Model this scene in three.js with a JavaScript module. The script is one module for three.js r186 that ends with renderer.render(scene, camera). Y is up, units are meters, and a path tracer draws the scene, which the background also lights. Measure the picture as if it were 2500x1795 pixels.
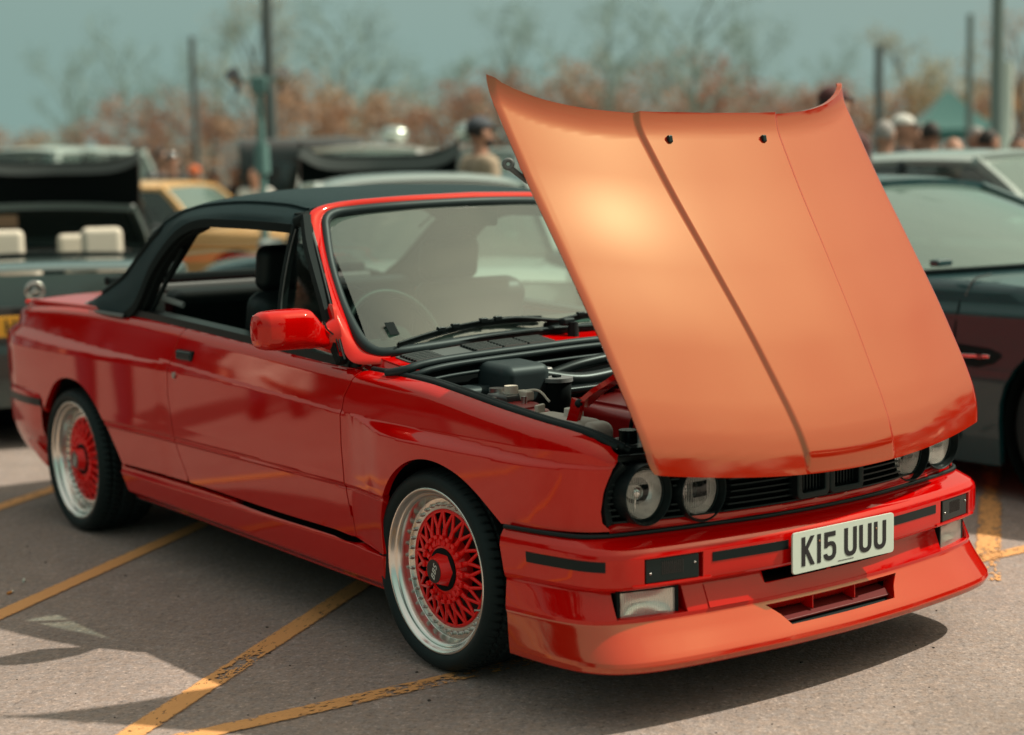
import * as THREE from 'three';
import { mergeGeometries, mergeVertices } from 'three/addons/utils/BufferGeometryUtils.js';
import { RoundedBoxGeometry } from 'three/addons/geometries/RoundedBoxGeometry.js';
import { MarchingCubes } from 'three/addons/objects/MarchingCubes.js';

// ---------------------------------------------------------------- camera, sky, sun, exposure
const scene = new THREE.Scene();
const camera = new THREE.PerspectiveCamera(25.0708, 1024 / 735, 0.1, 900);
const CAM = new THREE.Vector3(-3.38683, 1.41392, 3.82638);
const FWD = new THREE.Vector3(0.598866, -0.116301, -0.792359);
camera.position.copy(CAM);
camera.up.set(0.0870, 0.99299, -0.0800);
camera.lookAt(CAM.clone().add(FWD));
camera.userData.fStop = 1.5;
camera.focus = 4.75;
scene.add(camera);

const renderer = new THREE.WebGLRenderer({ antialias: true });
renderer.toneMapping = THREE.LinearToneMapping;
renderer.toneMappingExposure = 1.06;
renderer.shadowMap.enabled = true;

const SUN = new THREE.Vector3(0.72, 1.0, 0.37).normalize();
const sun = new THREE.DirectionalLight(new THREE.Color().setRGB(1.0, 0.9, 0.74), 5.0);
sun.position.copy(SUN).multiplyScalar(60);
sun.castShadow = true;
sun.shadow.mapSize.set(4096, 4096);
sun.shadow.radius = 1.6;
Object.assign(sun.shadow.camera, { left: -30, right: 30, top: 30, bottom: -30, near: 1, far: 200 });
scene.add(sun, sun.target);

// ---------------------------------------------------------------- helpers
const PI = Math.PI, V3 = (x, y, z) => new THREE.Vector3(x, y, z);
const clamp = (x, a = 0, b = 1) => Math.min(b, Math.max(a, x));
const sstep = (a, b, x) => { const t = clamp((x - a) / (b - a)); return t * t * (3 - 2 * t); };
const lerp = (a, b, t) => a + (b - a) * t;
function rng(seed) { let a = seed >>> 0; return () => { a = (a + 0x6D2B79F5) | 0; let t = Math.imul(a ^ (a >>> 15), 1 | a); t = (t + Math.imul(t ^ (t >>> 7), 61 | t)) ^ t; return ((t ^ (t >>> 14)) >>> 0) / 4294967296; }; }
{ // hazy sky: grey-green at the horizon, whiter overhead, a wide pale aureole round the sun
  const W = 512, H = 256, d = new Float32Array(W * H * 4);
  const v = new THREE.Vector3(), wn = noise2(71), wisps = (x, y) => 0.6 * wn(x + 40, y + 40) + 0.4 * wn(x * 2.7 + 60, y * 2.7 + 60);
  for (let j = 0; j < H; j++) for (let i = 0; i < W; i++) {
    const lat = ((j + 0.5) / H - 0.5) * Math.PI, lon = ((i + 0.5) / W - 0.5) * 2 * Math.PI;
    v.set(Math.cos(lat) * Math.cos(lon), Math.sin(lat), Math.cos(lat) * Math.sin(lon));
    const e = Math.max(0, v.y), t = 1 - Math.exp(-e / 0.45);
    const th = Math.acos(Math.min(1, v.dot(SUN))) * 180 / Math.PI;
    const g1 = 0.9 * Math.exp(-th / 7), g2 = 1.9 * Math.exp(-th / 20) * (0.82 + 0.36 * wisps(lon * 9 + v.y * 4, v.y * 16 - lon * 3) );
    const cl = 1 + 0.05 * Math.sin(lon * 5 + 3 * v.y * 7) * Math.sin(v.y * 19 + lon * 2) * (0.3 + e);
    const o = (j * W + i) * 4;
    d[o] = (0.206 + 0.36 * t * t) * cl + g1 + g2;
    d[o + 1] = (0.385 + 0.12 * t * t) * cl + g1 + g2 * 0.88;
    d[o + 2] = (0.303 + 0.19 * t * t) * cl + g1 * 0.9 + g2 * 0.52;
    d[o + 3] = 1;
  }
  const sky = new THREE.DataTexture(d, W, H, THREE.RGBAFormat, THREE.FloatType);
  sky.mapping = THREE.EquirectangularReflectionMapping;
  sky.minFilter = sky.magFilter = THREE.LinearFilter;
  sky.wrapS = THREE.RepeatWrapping;
  sky.needsUpdate = true;
  scene.background = sky; scene.environment = sky;
}

// smooth (monotone) curve through [x, y] pairs
function spl(pts) {
  const n = pts.length, x = pts.map((p) => p[0]), y = pts.map((p) => p[1]), s = [], m = [];
  for (let i = 0; i < n - 1; i++) s.push((y[i + 1] - y[i]) / (x[i + 1] - x[i]));
  m[0] = s[0]; m[n - 1] = s[n - 2];
  for (let i = 1; i < n - 1; i++) m[i] = s[i - 1] * s[i] <= 0 ? 0 : 2 * s[i - 1] * s[i] / (s[i - 1] + s[i]);
  return (q) => {
    if (q <= x[0]) return y[0] + m[0] * (q - x[0]);
    if (q >= x[n - 1]) return y[n - 1] + m[n - 1] * (q - x[n - 1]);
    let i = 0; while (q > x[i + 1]) i++;
    const h = x[i + 1] - x[i], t = (q - x[i]) / h, t2 = t * t, t3 = t2 * t;
    return (2 * t3 - 3 * t2 + 1) * y[i] + (t3 - 2 * t2 + t) * h * m[i] + (-2 * t3 + 3 * t2) * y[i + 1] + (t3 - t2) * h * m[i + 1];
  };
}
const used = {};
function numbered(n) { used[n] = (used[n] ?? -1) + 1; return used[n] ? n + '_' + String(used[n]).padStart(3, '0') : n; }
function thing(name, label, category, pos = [0, 0, 0], turn = 0, group) {
  const o = new THREE.Group(); o.name = numbered(name); o.position.set(...pos); o.rotation.y = turn;
  o.userData = { label, category }; if (group) o.userData.group = group;
  scene.add(o); return o;
}
function copyOf(src, label, pos, turn, group) {
  const o = src.clone(); o.name = numbered(src.name.replace(/_\d+$/, '')); o.userData = { ...src.userData, label };
  if (group) o.userData.group = group;
  o.position.set(...pos); o.rotation.y = turn; scene.add(o); return o;
}
function part(name, geo, mat, parent) {
  const g = Array.isArray(geo) ? merge(geo) : geo;
  const m = new THREE.Mesh(g, mat); m.name = name; m.castShadow = m.receiveShadow = true; parent.add(m); return m;
}
function sub(name, parent) { const g = new THREE.Group(); g.name = name; parent.add(g); return g; }
function clean(g) {
  let r = g.index ? g.toNonIndexed() : g;
  const c = new THREE.BufferGeometry();
  c.setAttribute('position', r.attributes.position);
  if (!r.attributes.normal) r.computeVertexNormals();
  c.setAttribute('normal', r.attributes.normal);
  c.setAttribute('uv', r.attributes.uv ?? new THREE.BufferAttribute(new Float32Array(r.attributes.position.count * 2), 2));
  return c;
}
function merge(list) { return list.length === 1 ? list[0] : mergeGeometries(list.map(clean)); }
function mk(pos, nor, uv, idx) {
  const g = new THREE.BufferGeometry();
  g.setAttribute('position', new THREE.Float32BufferAttribute(pos, 3));
  g.setAttribute('uv', new THREE.Float32BufferAttribute(uv, 2));
  g.setIndex(idx);
  if (nor) g.setAttribute('normal', new THREE.Float32BufferAttribute(nor, 3)); else g.computeVertexNormals();
  return g;
}
// mirror across the car's middle plane x = 0
function mirX(g) {
  const c = g.clone(), p = c.attributes.position, n = c.attributes.normal;
  for (let i = 0; i < p.count; i++) { p.setX(i, -p.getX(i)); n.setX(i, -n.getX(i)); }
  if (c.index) { const a = c.index; for (let i = 0; i < a.count; i += 3) { const t = a.getX(i); a.setX(i, a.getX(i + 2)); a.setX(i + 2, t); } }
  else for (const at of Object.values(c.attributes)) { const s = at.itemSize; for (let i = 0; i < at.count; i += 3) for (let k = 0; k < s; k++) { const a = at.array, t = a[i * s + k]; a[i * s + k] = a[(i + 2) * s + k]; a[(i + 2) * s + k] = t; } }
  return c;
}
const at = (g, x, y, z, rx = 0, ry = 0, rz = 0, s = 1) => { const m = new THREE.Matrix4().compose(V3(x, y, z), new THREE.Quaternion().setFromEuler(new THREE.Euler(rx, ry, rz, 'YXZ')), typeof s === 'number' ? V3(s, s, s) : V3(...s)); return g.applyMatrix4(m); };
const rbox = (w, h, d, r = 0.01, seg = 2) => new RoundedBoxGeometry(w, h, d, seg, Math.min(r, w / 2.01, h / 2.01, d / 2.01));
const box = (w, h, d) => new THREE.BoxGeometry(w, h, d);
const cyl = (r0, r1, h, n = 24, open = false) => new THREE.CylinderGeometry(r0, r1, h, n, 1, open);
const tube = (pts, r, n = 8, seg, closed = false, tension = 0.5) => new THREE.TubeGeometry(new THREE.CatmullRomCurve3(pts.map((p) => V3(...p)), closed, 'catmullrom', tension), seg ?? pts.length * 6, r, n, closed);
// a straight bar between two points
function bar(a, b, r0, r1 = r0, n = 10) {
  const A = V3(...a), B = V3(...b), d = B.clone().sub(A), g = cyl(r1, r0, d.length(), n);
  g.applyQuaternion(new THREE.Quaternion().setFromUnitVectors(V3(0, 1, 0), d.clone().normalize()));
  return g.translate((A.x + B.x) / 2, (A.y + B.y) / 2, (A.z + B.z) / 2);
}
// rectangular section swept along points; w across `side`, h along the other way
function strip(pts, w, h, upv = [0, 1, 0], closed = false, seg) {
  const c = new THREE.CatmullRomCurve3(pts.map((p) => V3(...p)), closed), n = seg ?? pts.length * 5, U = V3(...upv);
  const pos = [], uv = [], idx = [];
  for (let i = 0; i <= n; i++) {
    const p = c.getPoint(i / n), t = c.getTangent(i / n), s = t.clone().cross(U).normalize(), u = s.clone().cross(t).normalize();
    const sec = [[-1, -1], [1, -1], [1, 1], [-1, 1]];
    for (let k = 0; k < 4; k++) for (const q of [sec[k], sec[(k + 1) % 4]]) { const v = p.clone().addScaledVector(s, q[0] * w / 2).addScaledVector(u, q[1] * h / 2); pos.push(v.x, v.y, v.z); uv.push(i / n, k / 4); }
  }
  for (let i = 0; i < n; i++) for (let k = 0; k < 4; k++) { const a = i * 8 + k * 2, b = a + 8; idx.push(a, a + 1, b, a + 1, b + 1, b); }
  if (!closed) for (const e of [0, n]) { const a = e * 8; if (e) idx.push(a, a + 2, a + 4, a, a + 4, a + 6); else idx.push(a, a + 4, a + 2, a, a + 6, a + 4); }
  return mk(pos, null, uv, idx);
}
// grid surface: P(u, v) -> [x, y, z], u and v from 0 to 1
function grid(P, nu, nv, flip = false) {
  const pos = [], uv = [], nor = [], idx = [], e = 1e-4, a = V3(), b = V3(), s = flip ? -1 : 1;
  for (let j = 0; j <= nv; j++) for (let i = 0; i <= nu; i++) {
    const u = i / nu, v = j / nv, p = P(u, v); pos.push(...p); uv.push(u, v);
    const u0 = Math.max(0, u - e), u1 = Math.min(1, u + e), v0 = Math.max(0, v - e), v1 = Math.min(1, v + e);
    a.set(...P(u1, v)).sub(b.set(...P(u0, v))); const da = a.clone();
    a.set(...P(u, v1)).sub(b.set(...P(u, v0))); da.cross(a).normalize().multiplyScalar(s); nor.push(da.x, da.y, da.z);
  }
  for (let j = 0; j < nv; j++) for (let i = 0; i < nu; i++) { const q = j * (nu + 1) + i, r = q + nu + 1; if (flip) idx.push(q, r, q + 1, q + 1, r, r + 1); else idx.push(q, q + 1, r, q + 1, r + 1, r); }
  return mk(pos, nor, uv, idx);
}
// A sheet of bodywork: the outline (and holes) live in (u, v), P maps (u, v) to space, normals come from P itself.
function panel({ outline, holes = [], P, step = [0.02, 0.02], th = 0.014, flip = false, holeTh }) {
  const pos = [], nor = [], uv = [], idx = [], key = new Map(), s = flip ? -1 : 1;
  const N = (u, v) => { const e = 2e-4, a = V3(...P(u + e, v)).sub(V3(...P(u - e, v))), b = V3(...P(u, v + e)).sub(V3(...P(u, v - e))); return a.cross(b).normalize().multiplyScalar(s); };
  const vert = (u, v) => {
    const k = Math.round(u * 2e5) + '_' + Math.round(v * 2e5); let i = key.get(k);
    if (i === undefined) { i = pos.length / 3; key.set(k, i); pos.push(...P(u, v)); const n = N(u, v); nor.push(n.x, n.y, n.z); uv.push(u, v); }
    return i;
  };
  const area = (l) => { let a = 0; for (let i = 0; i < l.length; i++) { const p = l[i], q = l[(i + 1) % l.length]; a += p[0] * q[1] - q[0] * p[1]; } return a / 2; };
  const ccw = (l) => (area(l) < 0 ? l.slice().reverse() : l.slice());
  const dens = (l) => { const o = []; for (let i = 0; i < l.length; i++) { const p = l[i], q = l[(i + 1) % l.length], n = Math.max(1, Math.ceil(Math.max(Math.abs(q[0] - p[0]) / step[0], Math.abs(q[1] - p[1]) / step[1]))); for (let k = 0; k < n; k++) o.push([lerp(p[0], q[0], k / n), lerp(p[1], q[1], k / n)]); } return o; };
  const out = ccw(outline), hs = holes.map((h) => ccw(h));
  const clip = (poly, ax, val, keepGreater) => {
    const o = []; const f = (p) => (keepGreater ? p[ax] - val : val - p[ax]);
    for (let i = 0; i < poly.length; i++) { const p = poly[i], q = poly[(i + 1) % poly.length], a = f(p), b = f(q); if (a >= 0) o.push(p); if ((a >= 0) !== (b >= 0)) { const t = a / (a - b); o.push([lerp(p[0], q[0], t), lerp(p[1], q[1], t)]); } }
    return o;
  };
  let keyhole = out;
  for (const h of hs) { // join each hole to the outline with a slit
    let best = [1e9, 0, 0]; keyhole.forEach((p, i) => h.forEach((q, j) => { const d = ((p[0] - q[0]) / step[0]) ** 2 + ((p[1] - q[1]) / step[1]) ** 2; if (d < best[0]) best = [d, i, j]; }));
    const [, i, j] = best, r = []; for (let k = 0; k <= h.length; k++) r.push(h[(j - k + 2 * h.length) % h.length]);
    keyhole = [...keyhole.slice(0, i + 1), ...r, keyhole[i], ...keyhole.slice(i + 1)];
  }
  let u0 = 1e9, u1 = -1e9, v0 = 1e9, v1 = -1e9; for (const p of out) { u0 = Math.min(u0, p[0]); u1 = Math.max(u1, p[0]); v0 = Math.min(v0, p[1]); v1 = Math.max(v1, p[1]); }
  const nu = Math.max(1, Math.ceil((u1 - u0) / step[0])), nv = Math.max(1, Math.ceil((v1 - v0) / step[1]));
  for (let i = 0; i < nu; i++) {
    const a = lerp(u0, u1, i / nu), b = lerp(u0, u1, (i + 1) / nu); let col = clip(clip(keyhole, 0, a, true), 0, b, false); if (col.length < 3) continue;
    for (let j = 0; j < nv; j++) {
      const c = lerp(v0, v1, j / nv), d = lerp(v0, v1, (j + 1) / nv); let poly = clip(clip(col, 1, c, true), 1, d, false);
      poly = poly.filter((p, k) => { const q = poly[(k + 1) % poly.length]; return Math.abs(p[0] - q[0]) > 1e-7 || Math.abs(p[1] - q[1]) > 1e-7; });
      if (poly.length < 3 || Math.abs(area(poly)) < 1e-9) continue;
      const tri = THREE.ShapeUtils.triangulateShape(poly.map((p) => new THREE.Vector2(p[0], p[1])), []), id = poly.map((p) => vert(p[0], p[1]));
      for (const t of tri) if (flip) idx.push(id[t[2]], id[t[1]], id[t[0]]); else idx.push(id[t[0]], id[t[1]], id[t[2]]);
    }
  }
  const edge = (loop, depth) => { // turned-in flange
    const l = dens(loop), n = l.length, base = pos.length / 3;
    l.forEach((p, i) => {
      const A = V3(...P(...p)), Nn = N(...p), q = V3(...P(...l[(i + 1) % n])), r = V3(...P(...l[(i + n - 1) % n]));
      const side = q.sub(r).cross(Nn).normalize().multiplyScalar(s), mid = side.clone().add(Nn).normalize();
      for (const [o, nn] of [[0, mid], [depth * 0.12, side], [depth, side]]) { const w = A.clone().addScaledVector(Nn, -o); pos.push(w.x, w.y, w.z); nor.push(nn.x, nn.y, nn.z); uv.push(p[0], p[1]); }
    });
    for (let i = 0; i < n; i++) for (let k = 0; k < 2; k++) { const a = base + i * 3 + k, b = base + ((i + 1) % n) * 3 + k; if (flip) idx.push(a, b, a + 1, b, b + 1, a + 1); else idx.push(a, a + 1, b, b, a + 1, b + 1); }
  };
  if (th) { edge(out, th); hs.forEach((h, i) => edge(h.slice().reverse(), holeTh?.[i] ?? th)); }
  return mk(pos, nor, uv, idx);
}
// ---------------------------------------------------------------- textures
function noise2(seed) {
  const r = rng(seed), p = new Uint8Array(512), t = [...Array(256).keys()]; for (let i = 255; i > 0; i--) { const j = Math.floor(r() * (i + 1)); [t[i], t[j]] = [t[j], t[i]]; } for (let i = 0; i < 512; i++) p[i] = t[i & 255];
  const val = new Float32Array(256).map(() => r());
  return (x, y, per) => { const xi = Math.floor(x), yi = Math.floor(y), fx = x - xi, fy = y - yi, u = fx * fx * (3 - 2 * fx), v = fy * fy * (3 - 2 * fy); const h = (a, b) => { if (per) { a = ((a % per) + per) % per; b = ((b % per) + per) % per; } return val[p[(p[a & 255] + b) & 255]]; }; return lerp(lerp(h(xi, yi), h(xi + 1, yi), u), lerp(h(xi, yi + 1), h(xi + 1, yi + 1), u), v); };
}
function tex(w, h, f, srgb = false, rep = true) { // f(i, j) -> [r, g, b] or [r, g, b, a], 0..1
  const d = new Uint8Array(w * h * 4); for (let j = 0; j < h; j++) for (let i = 0; i < w; i++) { const c = f(i, j), o = (j * w + i) * 4; for (let k = 0; k < 4; k++) d[o + k] = clamp(c[k] ?? 1) * 255; }
  const t = new THREE.DataTexture(d, w, h); t.magFilter = THREE.LinearFilter; t.minFilter = THREE.LinearMipmapLinearFilter; t.generateMipmaps = true; if (srgb) t.colorSpace = THREE.SRGBColorSpace; if (rep) t.wrapS = t.wrapT = THREE.RepeatWrapping; t.needsUpdate = true; return t;
}
const toS = (x) => (x <= 0.0031308 ? 12.92 * x : 1.055 * Math.pow(x, 1 / 2.4) - 0.055);
const std = (r, g, b, rough = 0.6, o = {}) => new THREE.MeshStandardMaterial({ color: new THREE.Color().setRGB(r, g, b), roughness: rough, side: THREE.DoubleSide, ...o });
const phys = (r, g, b, rough, o = {}) => new THREE.MeshPhysicalMaterial({ color: new THREE.Color().setRGB(r, g, b), roughness: rough, side: THREE.DoubleSide, ...o });
const blk = (a, rough, k = 0.5) => phys(a * 0.8, a * 1.25, a * 1.35, rough, { specularIntensity: k, specularColor: new THREE.Color().setRGB(0.7, 1, 1) });   // near-black plastics and rubber, a cool cast
const fineBump = (() => { const n = noise2(5), m = noise2(6); return tex(256, 256, (i, j) => { const v = 0.5 * n(i / 2, j / 2, 128) + 0.5 * m(i / 8, j / 8, 32); return [v, v, v]; }); })();
const scratchBump = (() => { const r = rng(77), a = new Float32Array(512 * 512).fill(0.5); for (let k = 0; k < 420; k++) { let x = r() * 512, y = r() * 512; const th = r() * PI, L = 8 + r() * 50, dv = (r() - 0.5) * 0.5; for (let s = 0; s < L; s++) { const o = ((Math.floor(y) + 512) % 512) * 512 + ((Math.floor(x) + 512) % 512); a[o] = clamp(0.5 + dv); x += Math.cos(th); y += Math.sin(th); } } const n = noise2(9); return tex(512, 512, (i, j) => { const v = a[j * 512 + i] * 0.9 + 0.1 * n(i / 16, j / 16, 32); return [v, v, v]; }); })();
const M = {
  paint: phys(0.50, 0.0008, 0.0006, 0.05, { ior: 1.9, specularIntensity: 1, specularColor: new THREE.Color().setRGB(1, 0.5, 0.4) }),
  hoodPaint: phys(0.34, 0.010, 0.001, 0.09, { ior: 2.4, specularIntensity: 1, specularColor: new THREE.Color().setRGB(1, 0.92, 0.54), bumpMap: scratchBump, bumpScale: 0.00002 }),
  rubber: blk(0.008, 0.55), trim: blk(0.008, 0.36), seal: blk(0.020, 0.5), matBlack: blk(0.005, 0.8), dark: blk(0.004, 0.9), gloss: blk(0.006, 0.22, 0.9),
  chrome: std(0.85, 0.86, 0.84, 0.12, { metalness: 1 }), alloy: std(0.78, 0.78, 0.74, 0.2, { metalness: 1 }), bolt: std(0.5, 0.5, 0.48, 0.3, { metalness: 1 }),
  tyre: blk(0.013, 0.62), redWheel: phys(0.85, 0.008, 0.007, 0.4, { clearcoat: 0.5, clearcoatRoughness: 0.12, specularIntensity: 0.3 }),
  fabric: phys(0.010, 0.030, 0.034, 0.8, { bumpMap: fineBump, bumpScale: 0.0006, specularIntensity: 0.5 }),
  glass: phys(1, 1, 1, 0.02, { transmission: 1, thickness: 0, ior: 1.5 }),
  lens: phys(0.96, 0.98, 0.98, 0.04, { transmission: 1, thickness: 0, ior: 1.5 }),
  leather: blk(0.010, 0.45), grey: std(0.10, 0.115, 0.115, 0.6), plateW: std(0.54, 0.62, 0.55, 0.5), ink: std(0.01, 0.01, 0.012, 0.6), cream: std(0.55, 0.52, 0.44, 0.55),
};

// ground point d metres ahead that stands at ox across the view; T gives the height that reaches oy there
const across = (ox, d) => { const t = (ox * 1.1028 - 1250) / 4036.6; return [CAM.x + d * (0.603 + t * 0.796), 0, CAM.z + d * (-0.798 + t * 0.605)]; };
const T = (ox, oy, d) => 1.41 + ((452 - ox * 1.1028 * 0.0213) - oy * 1.1028) * d / 4036.6;
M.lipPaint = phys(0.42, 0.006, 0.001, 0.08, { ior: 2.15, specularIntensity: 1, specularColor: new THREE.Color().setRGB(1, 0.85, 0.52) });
Object.assign(M, {
  screen: phys(0.52, 0.70, 0.62, 0.02, { transmission: 0.93, thickness: 0, ior: 1.8 }),
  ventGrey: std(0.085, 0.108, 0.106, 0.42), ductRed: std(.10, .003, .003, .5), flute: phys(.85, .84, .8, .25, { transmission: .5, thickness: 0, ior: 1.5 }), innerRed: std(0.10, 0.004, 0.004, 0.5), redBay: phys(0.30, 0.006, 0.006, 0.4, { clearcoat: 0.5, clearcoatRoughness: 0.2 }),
});
M.fabric.bumpMap = M.fabric.bumpMap.clone(); M.fabric.bumpMap.repeat.set(40, 40);
// ---------------------------------------------------------------- the red convertible (origin: ground under the front axle, nose towards +z)
const car = thing('convertible_car', 'glossy red two-door convertible with black soft top and raised bonnet, parked in front', 'car');
const SG = [1, -1];                       // sides: right (-x) is built, left is its mirror
function both(name, geoR, mat, parent = car) { return [part(name, geoR, mat, parent), part(name, mirX(Array.isArray(geoR) ? merge(geoR) : geoR), mat, parent)]; }
const smooth = (pts, n) => new THREE.CatmullRomCurve3(pts.map(([a, b]) => V3(a, b, 0))).getPoints(n).map((q) => [q.x, q.y]);
// --- flank: half width X(z, y)
const yTop = spl([[-3.45, 0.84], [-3.3, 0.875], [-3.13, 0.889], [-2.53, 0.908], [-2.07, 0.904], [-1.59, 0.886], [-0.99, 0.858], [-0.47, 0.834], [-0.30, 0.830], [-0.1, 0.822], [0.08, 0.804], [0.26, 0.783], [0.43, 0.765], [0.56, 0.747], [0.63, 0.722], [0.68, 0.676]]);
const xMax = spl([[-3.45, 0.60], [-3.38, 0.70], [-3.28, 0.755], [-3.1, 0.785], [-2.56, 0.795], [-1.6, 0.797], [-0.5, 0.795], [0.1, 0.79], [0.375, 0.783], [0.447, 0.777], [0.508, 0.766], [0.56, 0.752], [0.603, 0.734], [0.63, 0.715], [0.65, 0.692], [0.664, 0.662], [0.672, 0.637], [0.69, 0.57]]);
const yCrease = (z) => 0.727 - 0.05 * (z + 0.7) * (z > -1.7 ? 1 : 0) + (z <= -1.7 ? 0.05 : 0);
const shelfF = spl([[-0.55, 0.0005], [-0.45, 0.001], [-0.34, 0.014], [-0.22, 0.032], [-0.1, 0.036], [0.1, 0.033], [0.3, 0.026], [0.5, 0.017], [0.66, 0.007], [0.75, 0.003]]);
const shelfR = spl([[-3.45, 0.040], [-3.05, 0.040], [-2.56, 0.032], [-2.1, 0.018], [-1.8, 0.007], [-1.66, 0.001], [-1.5, 0.0005]]);
const shelf = (t) => { const q = clamp(t); return 0.45 * q + 0.55 * q * q * (3 - 2 * q); };
const yFF = spl([[-0.5, 0.705], [-0.27, 0.697], [0.06, 0.692], [0.365, 0.677], [0.72, 0.66]]);
const yFR = spl([[-3.4, 0.81], [-3.05, 0.801], [-2.575, 0.78], [-2.1, 0.762], [-1.6, 0.752]]);
function X(z, y) {
  const yt = yTop(z), yc = 0.70 + 0.03 * sstep(0, -1.5, z); let x = xMax(z);
  if (y > yc) x -= 0.20 * (y - yc) + 0.25 * (y - yc) ** 2;                      // leans in above the crease
  if (y < yc) x -= 0.02 * Math.min(yc - y, 0.2);
  x -= 0.006 * sstep(0.478, 0.470, y) * sstep(0.7, 0.3, z) ;                     // step along the lower crease
  if (y < 0.47) x -= 0.05 * (0.47 - y);
  { const q = (y - 0.487 + 0.012 * sstep(-1.2, -0.3, z)) / 0.008; if (z < 0.2 && q > -1 && q < 1) x -= 0.004 * (1 - q * q); }   // groove above the crease
  if (z < -0.45 && z > -1.75) x += 0.0055 * sstep(0.735 - 0.05 * (z + 0.99), 0.724 - 0.05 * (z + 0.99), y);
  const sh = clamp((y - (yt - 0.04)) / 0.04); x -= (z > -0.44 ? 0.034 : 0.02) * sh * sh * sh;   // shoulder rolls in
  if (z > -0.5) { const d = shelfF(z); x += 0.95 * d * shelf((yFF(z) + 0.004 - y) / d); }
  if (z < -1.5) { const d = shelfR(z); x += 0.95 * d * shelf((yFR(z) + 0.004 - y) / d); }
  return x;
}
const flank = (z, y) => [-X(z, y), y, z];
const archF = [[-0.245, 0.300], [-0.247, 0.36], [-0.243, 0.412], [-0.215, 0.485], [-0.165, 0.548], [-0.09, 0.597], [-0.015, 0.619], [0.05, 0.622], [0.128, 0.609], [0.188, 0.588], [0.247, 0.556], [0.305, 0.516], [0.345, 0.488]];
const archR = [[-2.09, 0.318], [-2.162, 0.408], [-2.243, 0.501], [-2.328, 0.572], [-2.42, 0.618], [-2.517, 0.634], [-2.62, 0.624], [-2.70, 0.59], [-2.77, 0.53], [-2.82, 0.45], [-2.83, 0.40]];
const yGap = (z) => 0.322 + 0.012 * sstep(-0.8, -1.6, z) - 0.02 * sstep(-0.55, -0.25, z);
const along = (a, b, n, f) => Array.from({ length: n + 1 }, (_, i) => { const t = lerp(a, b, i / n); return [t, f(t)]; });
const doorFront = [[-0.445, 0.376], [-0.463, 0.46], [-0.472, 0.6], [-0.468, 0.752], [-0.425, 0.828]];
const doorRear = [[-1.565, 0.357], [-1.628, 0.451], [-1.647, 0.532], [-1.668, 0.65], [-1.657, 0.758], [-1.61, 0.884]];
{
  const g = 0.0036;
  const fOut = [[-0.432, yGap(-0.432) + 0.004], ...doorFront.map(([z, y]) => [z + g, y]), ...along(-0.40, 0.64, 30, (z) => yTop(z)), [0.657, 0.694], [0.661, 0.678], [0.659, 0.655], [0.654, 0.63], [0.648, 0.60], [0.643, 0.55], [0.645, 0.52], [0.653, 0.506], [0.655, 0.498], [0.5, 0.492], ...smooth(archF, 48).reverse()];
  const fG = panel({ outline: fOut, P: flank, step: [0.012, 0.005], th: 0.022 });
  both('front_fender', fG, M.paint);
  const dOut = [...along(-1.55, -0.437, 10, (z) => yGap(z) + 0.004), ...doorFront.map(([z, y]) => [z - g, y]), ...along(-0.44, -1.60, 16, (z) => yTop(z)), ...doorRear.slice().reverse().map(([z, y]) => [z + g, y])];
  const dG = panel({ outline: dOut, P: flank, step: [0.02, 0.005], th: 0.02 });
  const doors = both('door', dG, M.paint);
  const qOut = [[-2.09, yGap(-2.09) + 0.003], ...along(-2.07, -1.565, 4, (z) => yGap(z) + 0.004), ...doorRear.map(([z, y]) => [z - g, y]), ...along(-1.63, -3.36, 26, (z) => yTop(z)), [-3.40, 0.80], [-3.40, 0.70], [-3.36, 0.60], [-3.30, 0.555], [-3.02, 0.552], [-2.84, 0.535], [-2.822, 0.47], ...smooth(archR.slice(0, -2), 44).reverse()];
  const qG = panel({ outline: qOut, P: flank, step: [0.016, 0.005], th: 0.022 });
  both('rear_quarter', qG, M.paint);
  // handles, locks
  for (const [k, d] of doors.entries()) {
    const sx = k ? -1 : 1, hz = -1.545, hy = 0.796, hx = X(hz, hy);
    const h = part('door_handle', at(rbox(0.02, 0.034, 0.118, 0.008), -(hx + 0.004) * sx, hy, hz, 0, 0, 0), M.gloss, d);
    part('handle_recess', at(rbox(0.012, 0.046, 0.135, 0.006), -(hx - 0.004) * sx, hy - 0.004, hz - 0.004), M.dark, d);
    part('door_lock', at(cyl(0.012, 0.012, 0.01, 18), -(X(-1.625, 0.723) + 0.001) * sx, 0.723, -1.60, 0, 0, PI / 2), M.bolt, d);
  }
  // belt trims (black rubber along the window sill)
  const bt = along(-0.50, -2.10, 16, (z) => z).map(([z]) => [-(X(z, yTop(z)) - 0.006), yTop(z) + 0.012, z]);
  both('belt_trim', [strip(bt, 0.016, 0.026, [0, 1, 0], false, 60), strip(bt.map(([x, y, z]) => [x + 0.035, y + 0.006, z]), 0.05, 0.012, [0, 1, 0], false, 60)], M.trim);
}
// --- sills
{
  const S = (z, y) => { const t = (y - 0.2) / 0.12; return [-(0.796 + 0.014 * clamp(t) - 0.012 * clamp((t - 0.86) / 0.14) ** 2 - 0.03 * sstep(0.035, 0, y - yBot(z))), y, z]; };
  const yBot = (z) => 0.178 + 0.022 * clamp((-z - 0.3) / 1.2) + 0.008 * clamp((-z - 1.4) / 0.6);
  const out = [...along(-0.246, -2.03, 20, yBot), [-2.11, yGap(-2.1) - 0.004], ...along(-2.09, -0.246, 20, (z) => yGap(z) - 0.008)];
  both('sill', panel({ outline: out, P: S, step: [0.03, 0.01], th: 0.05 }), M.paint);
  both('underbody_rail', [at(box(0.5, 0.06, 1.8), -0.5, 0.22, -1.2)], M.dark);
}
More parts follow.
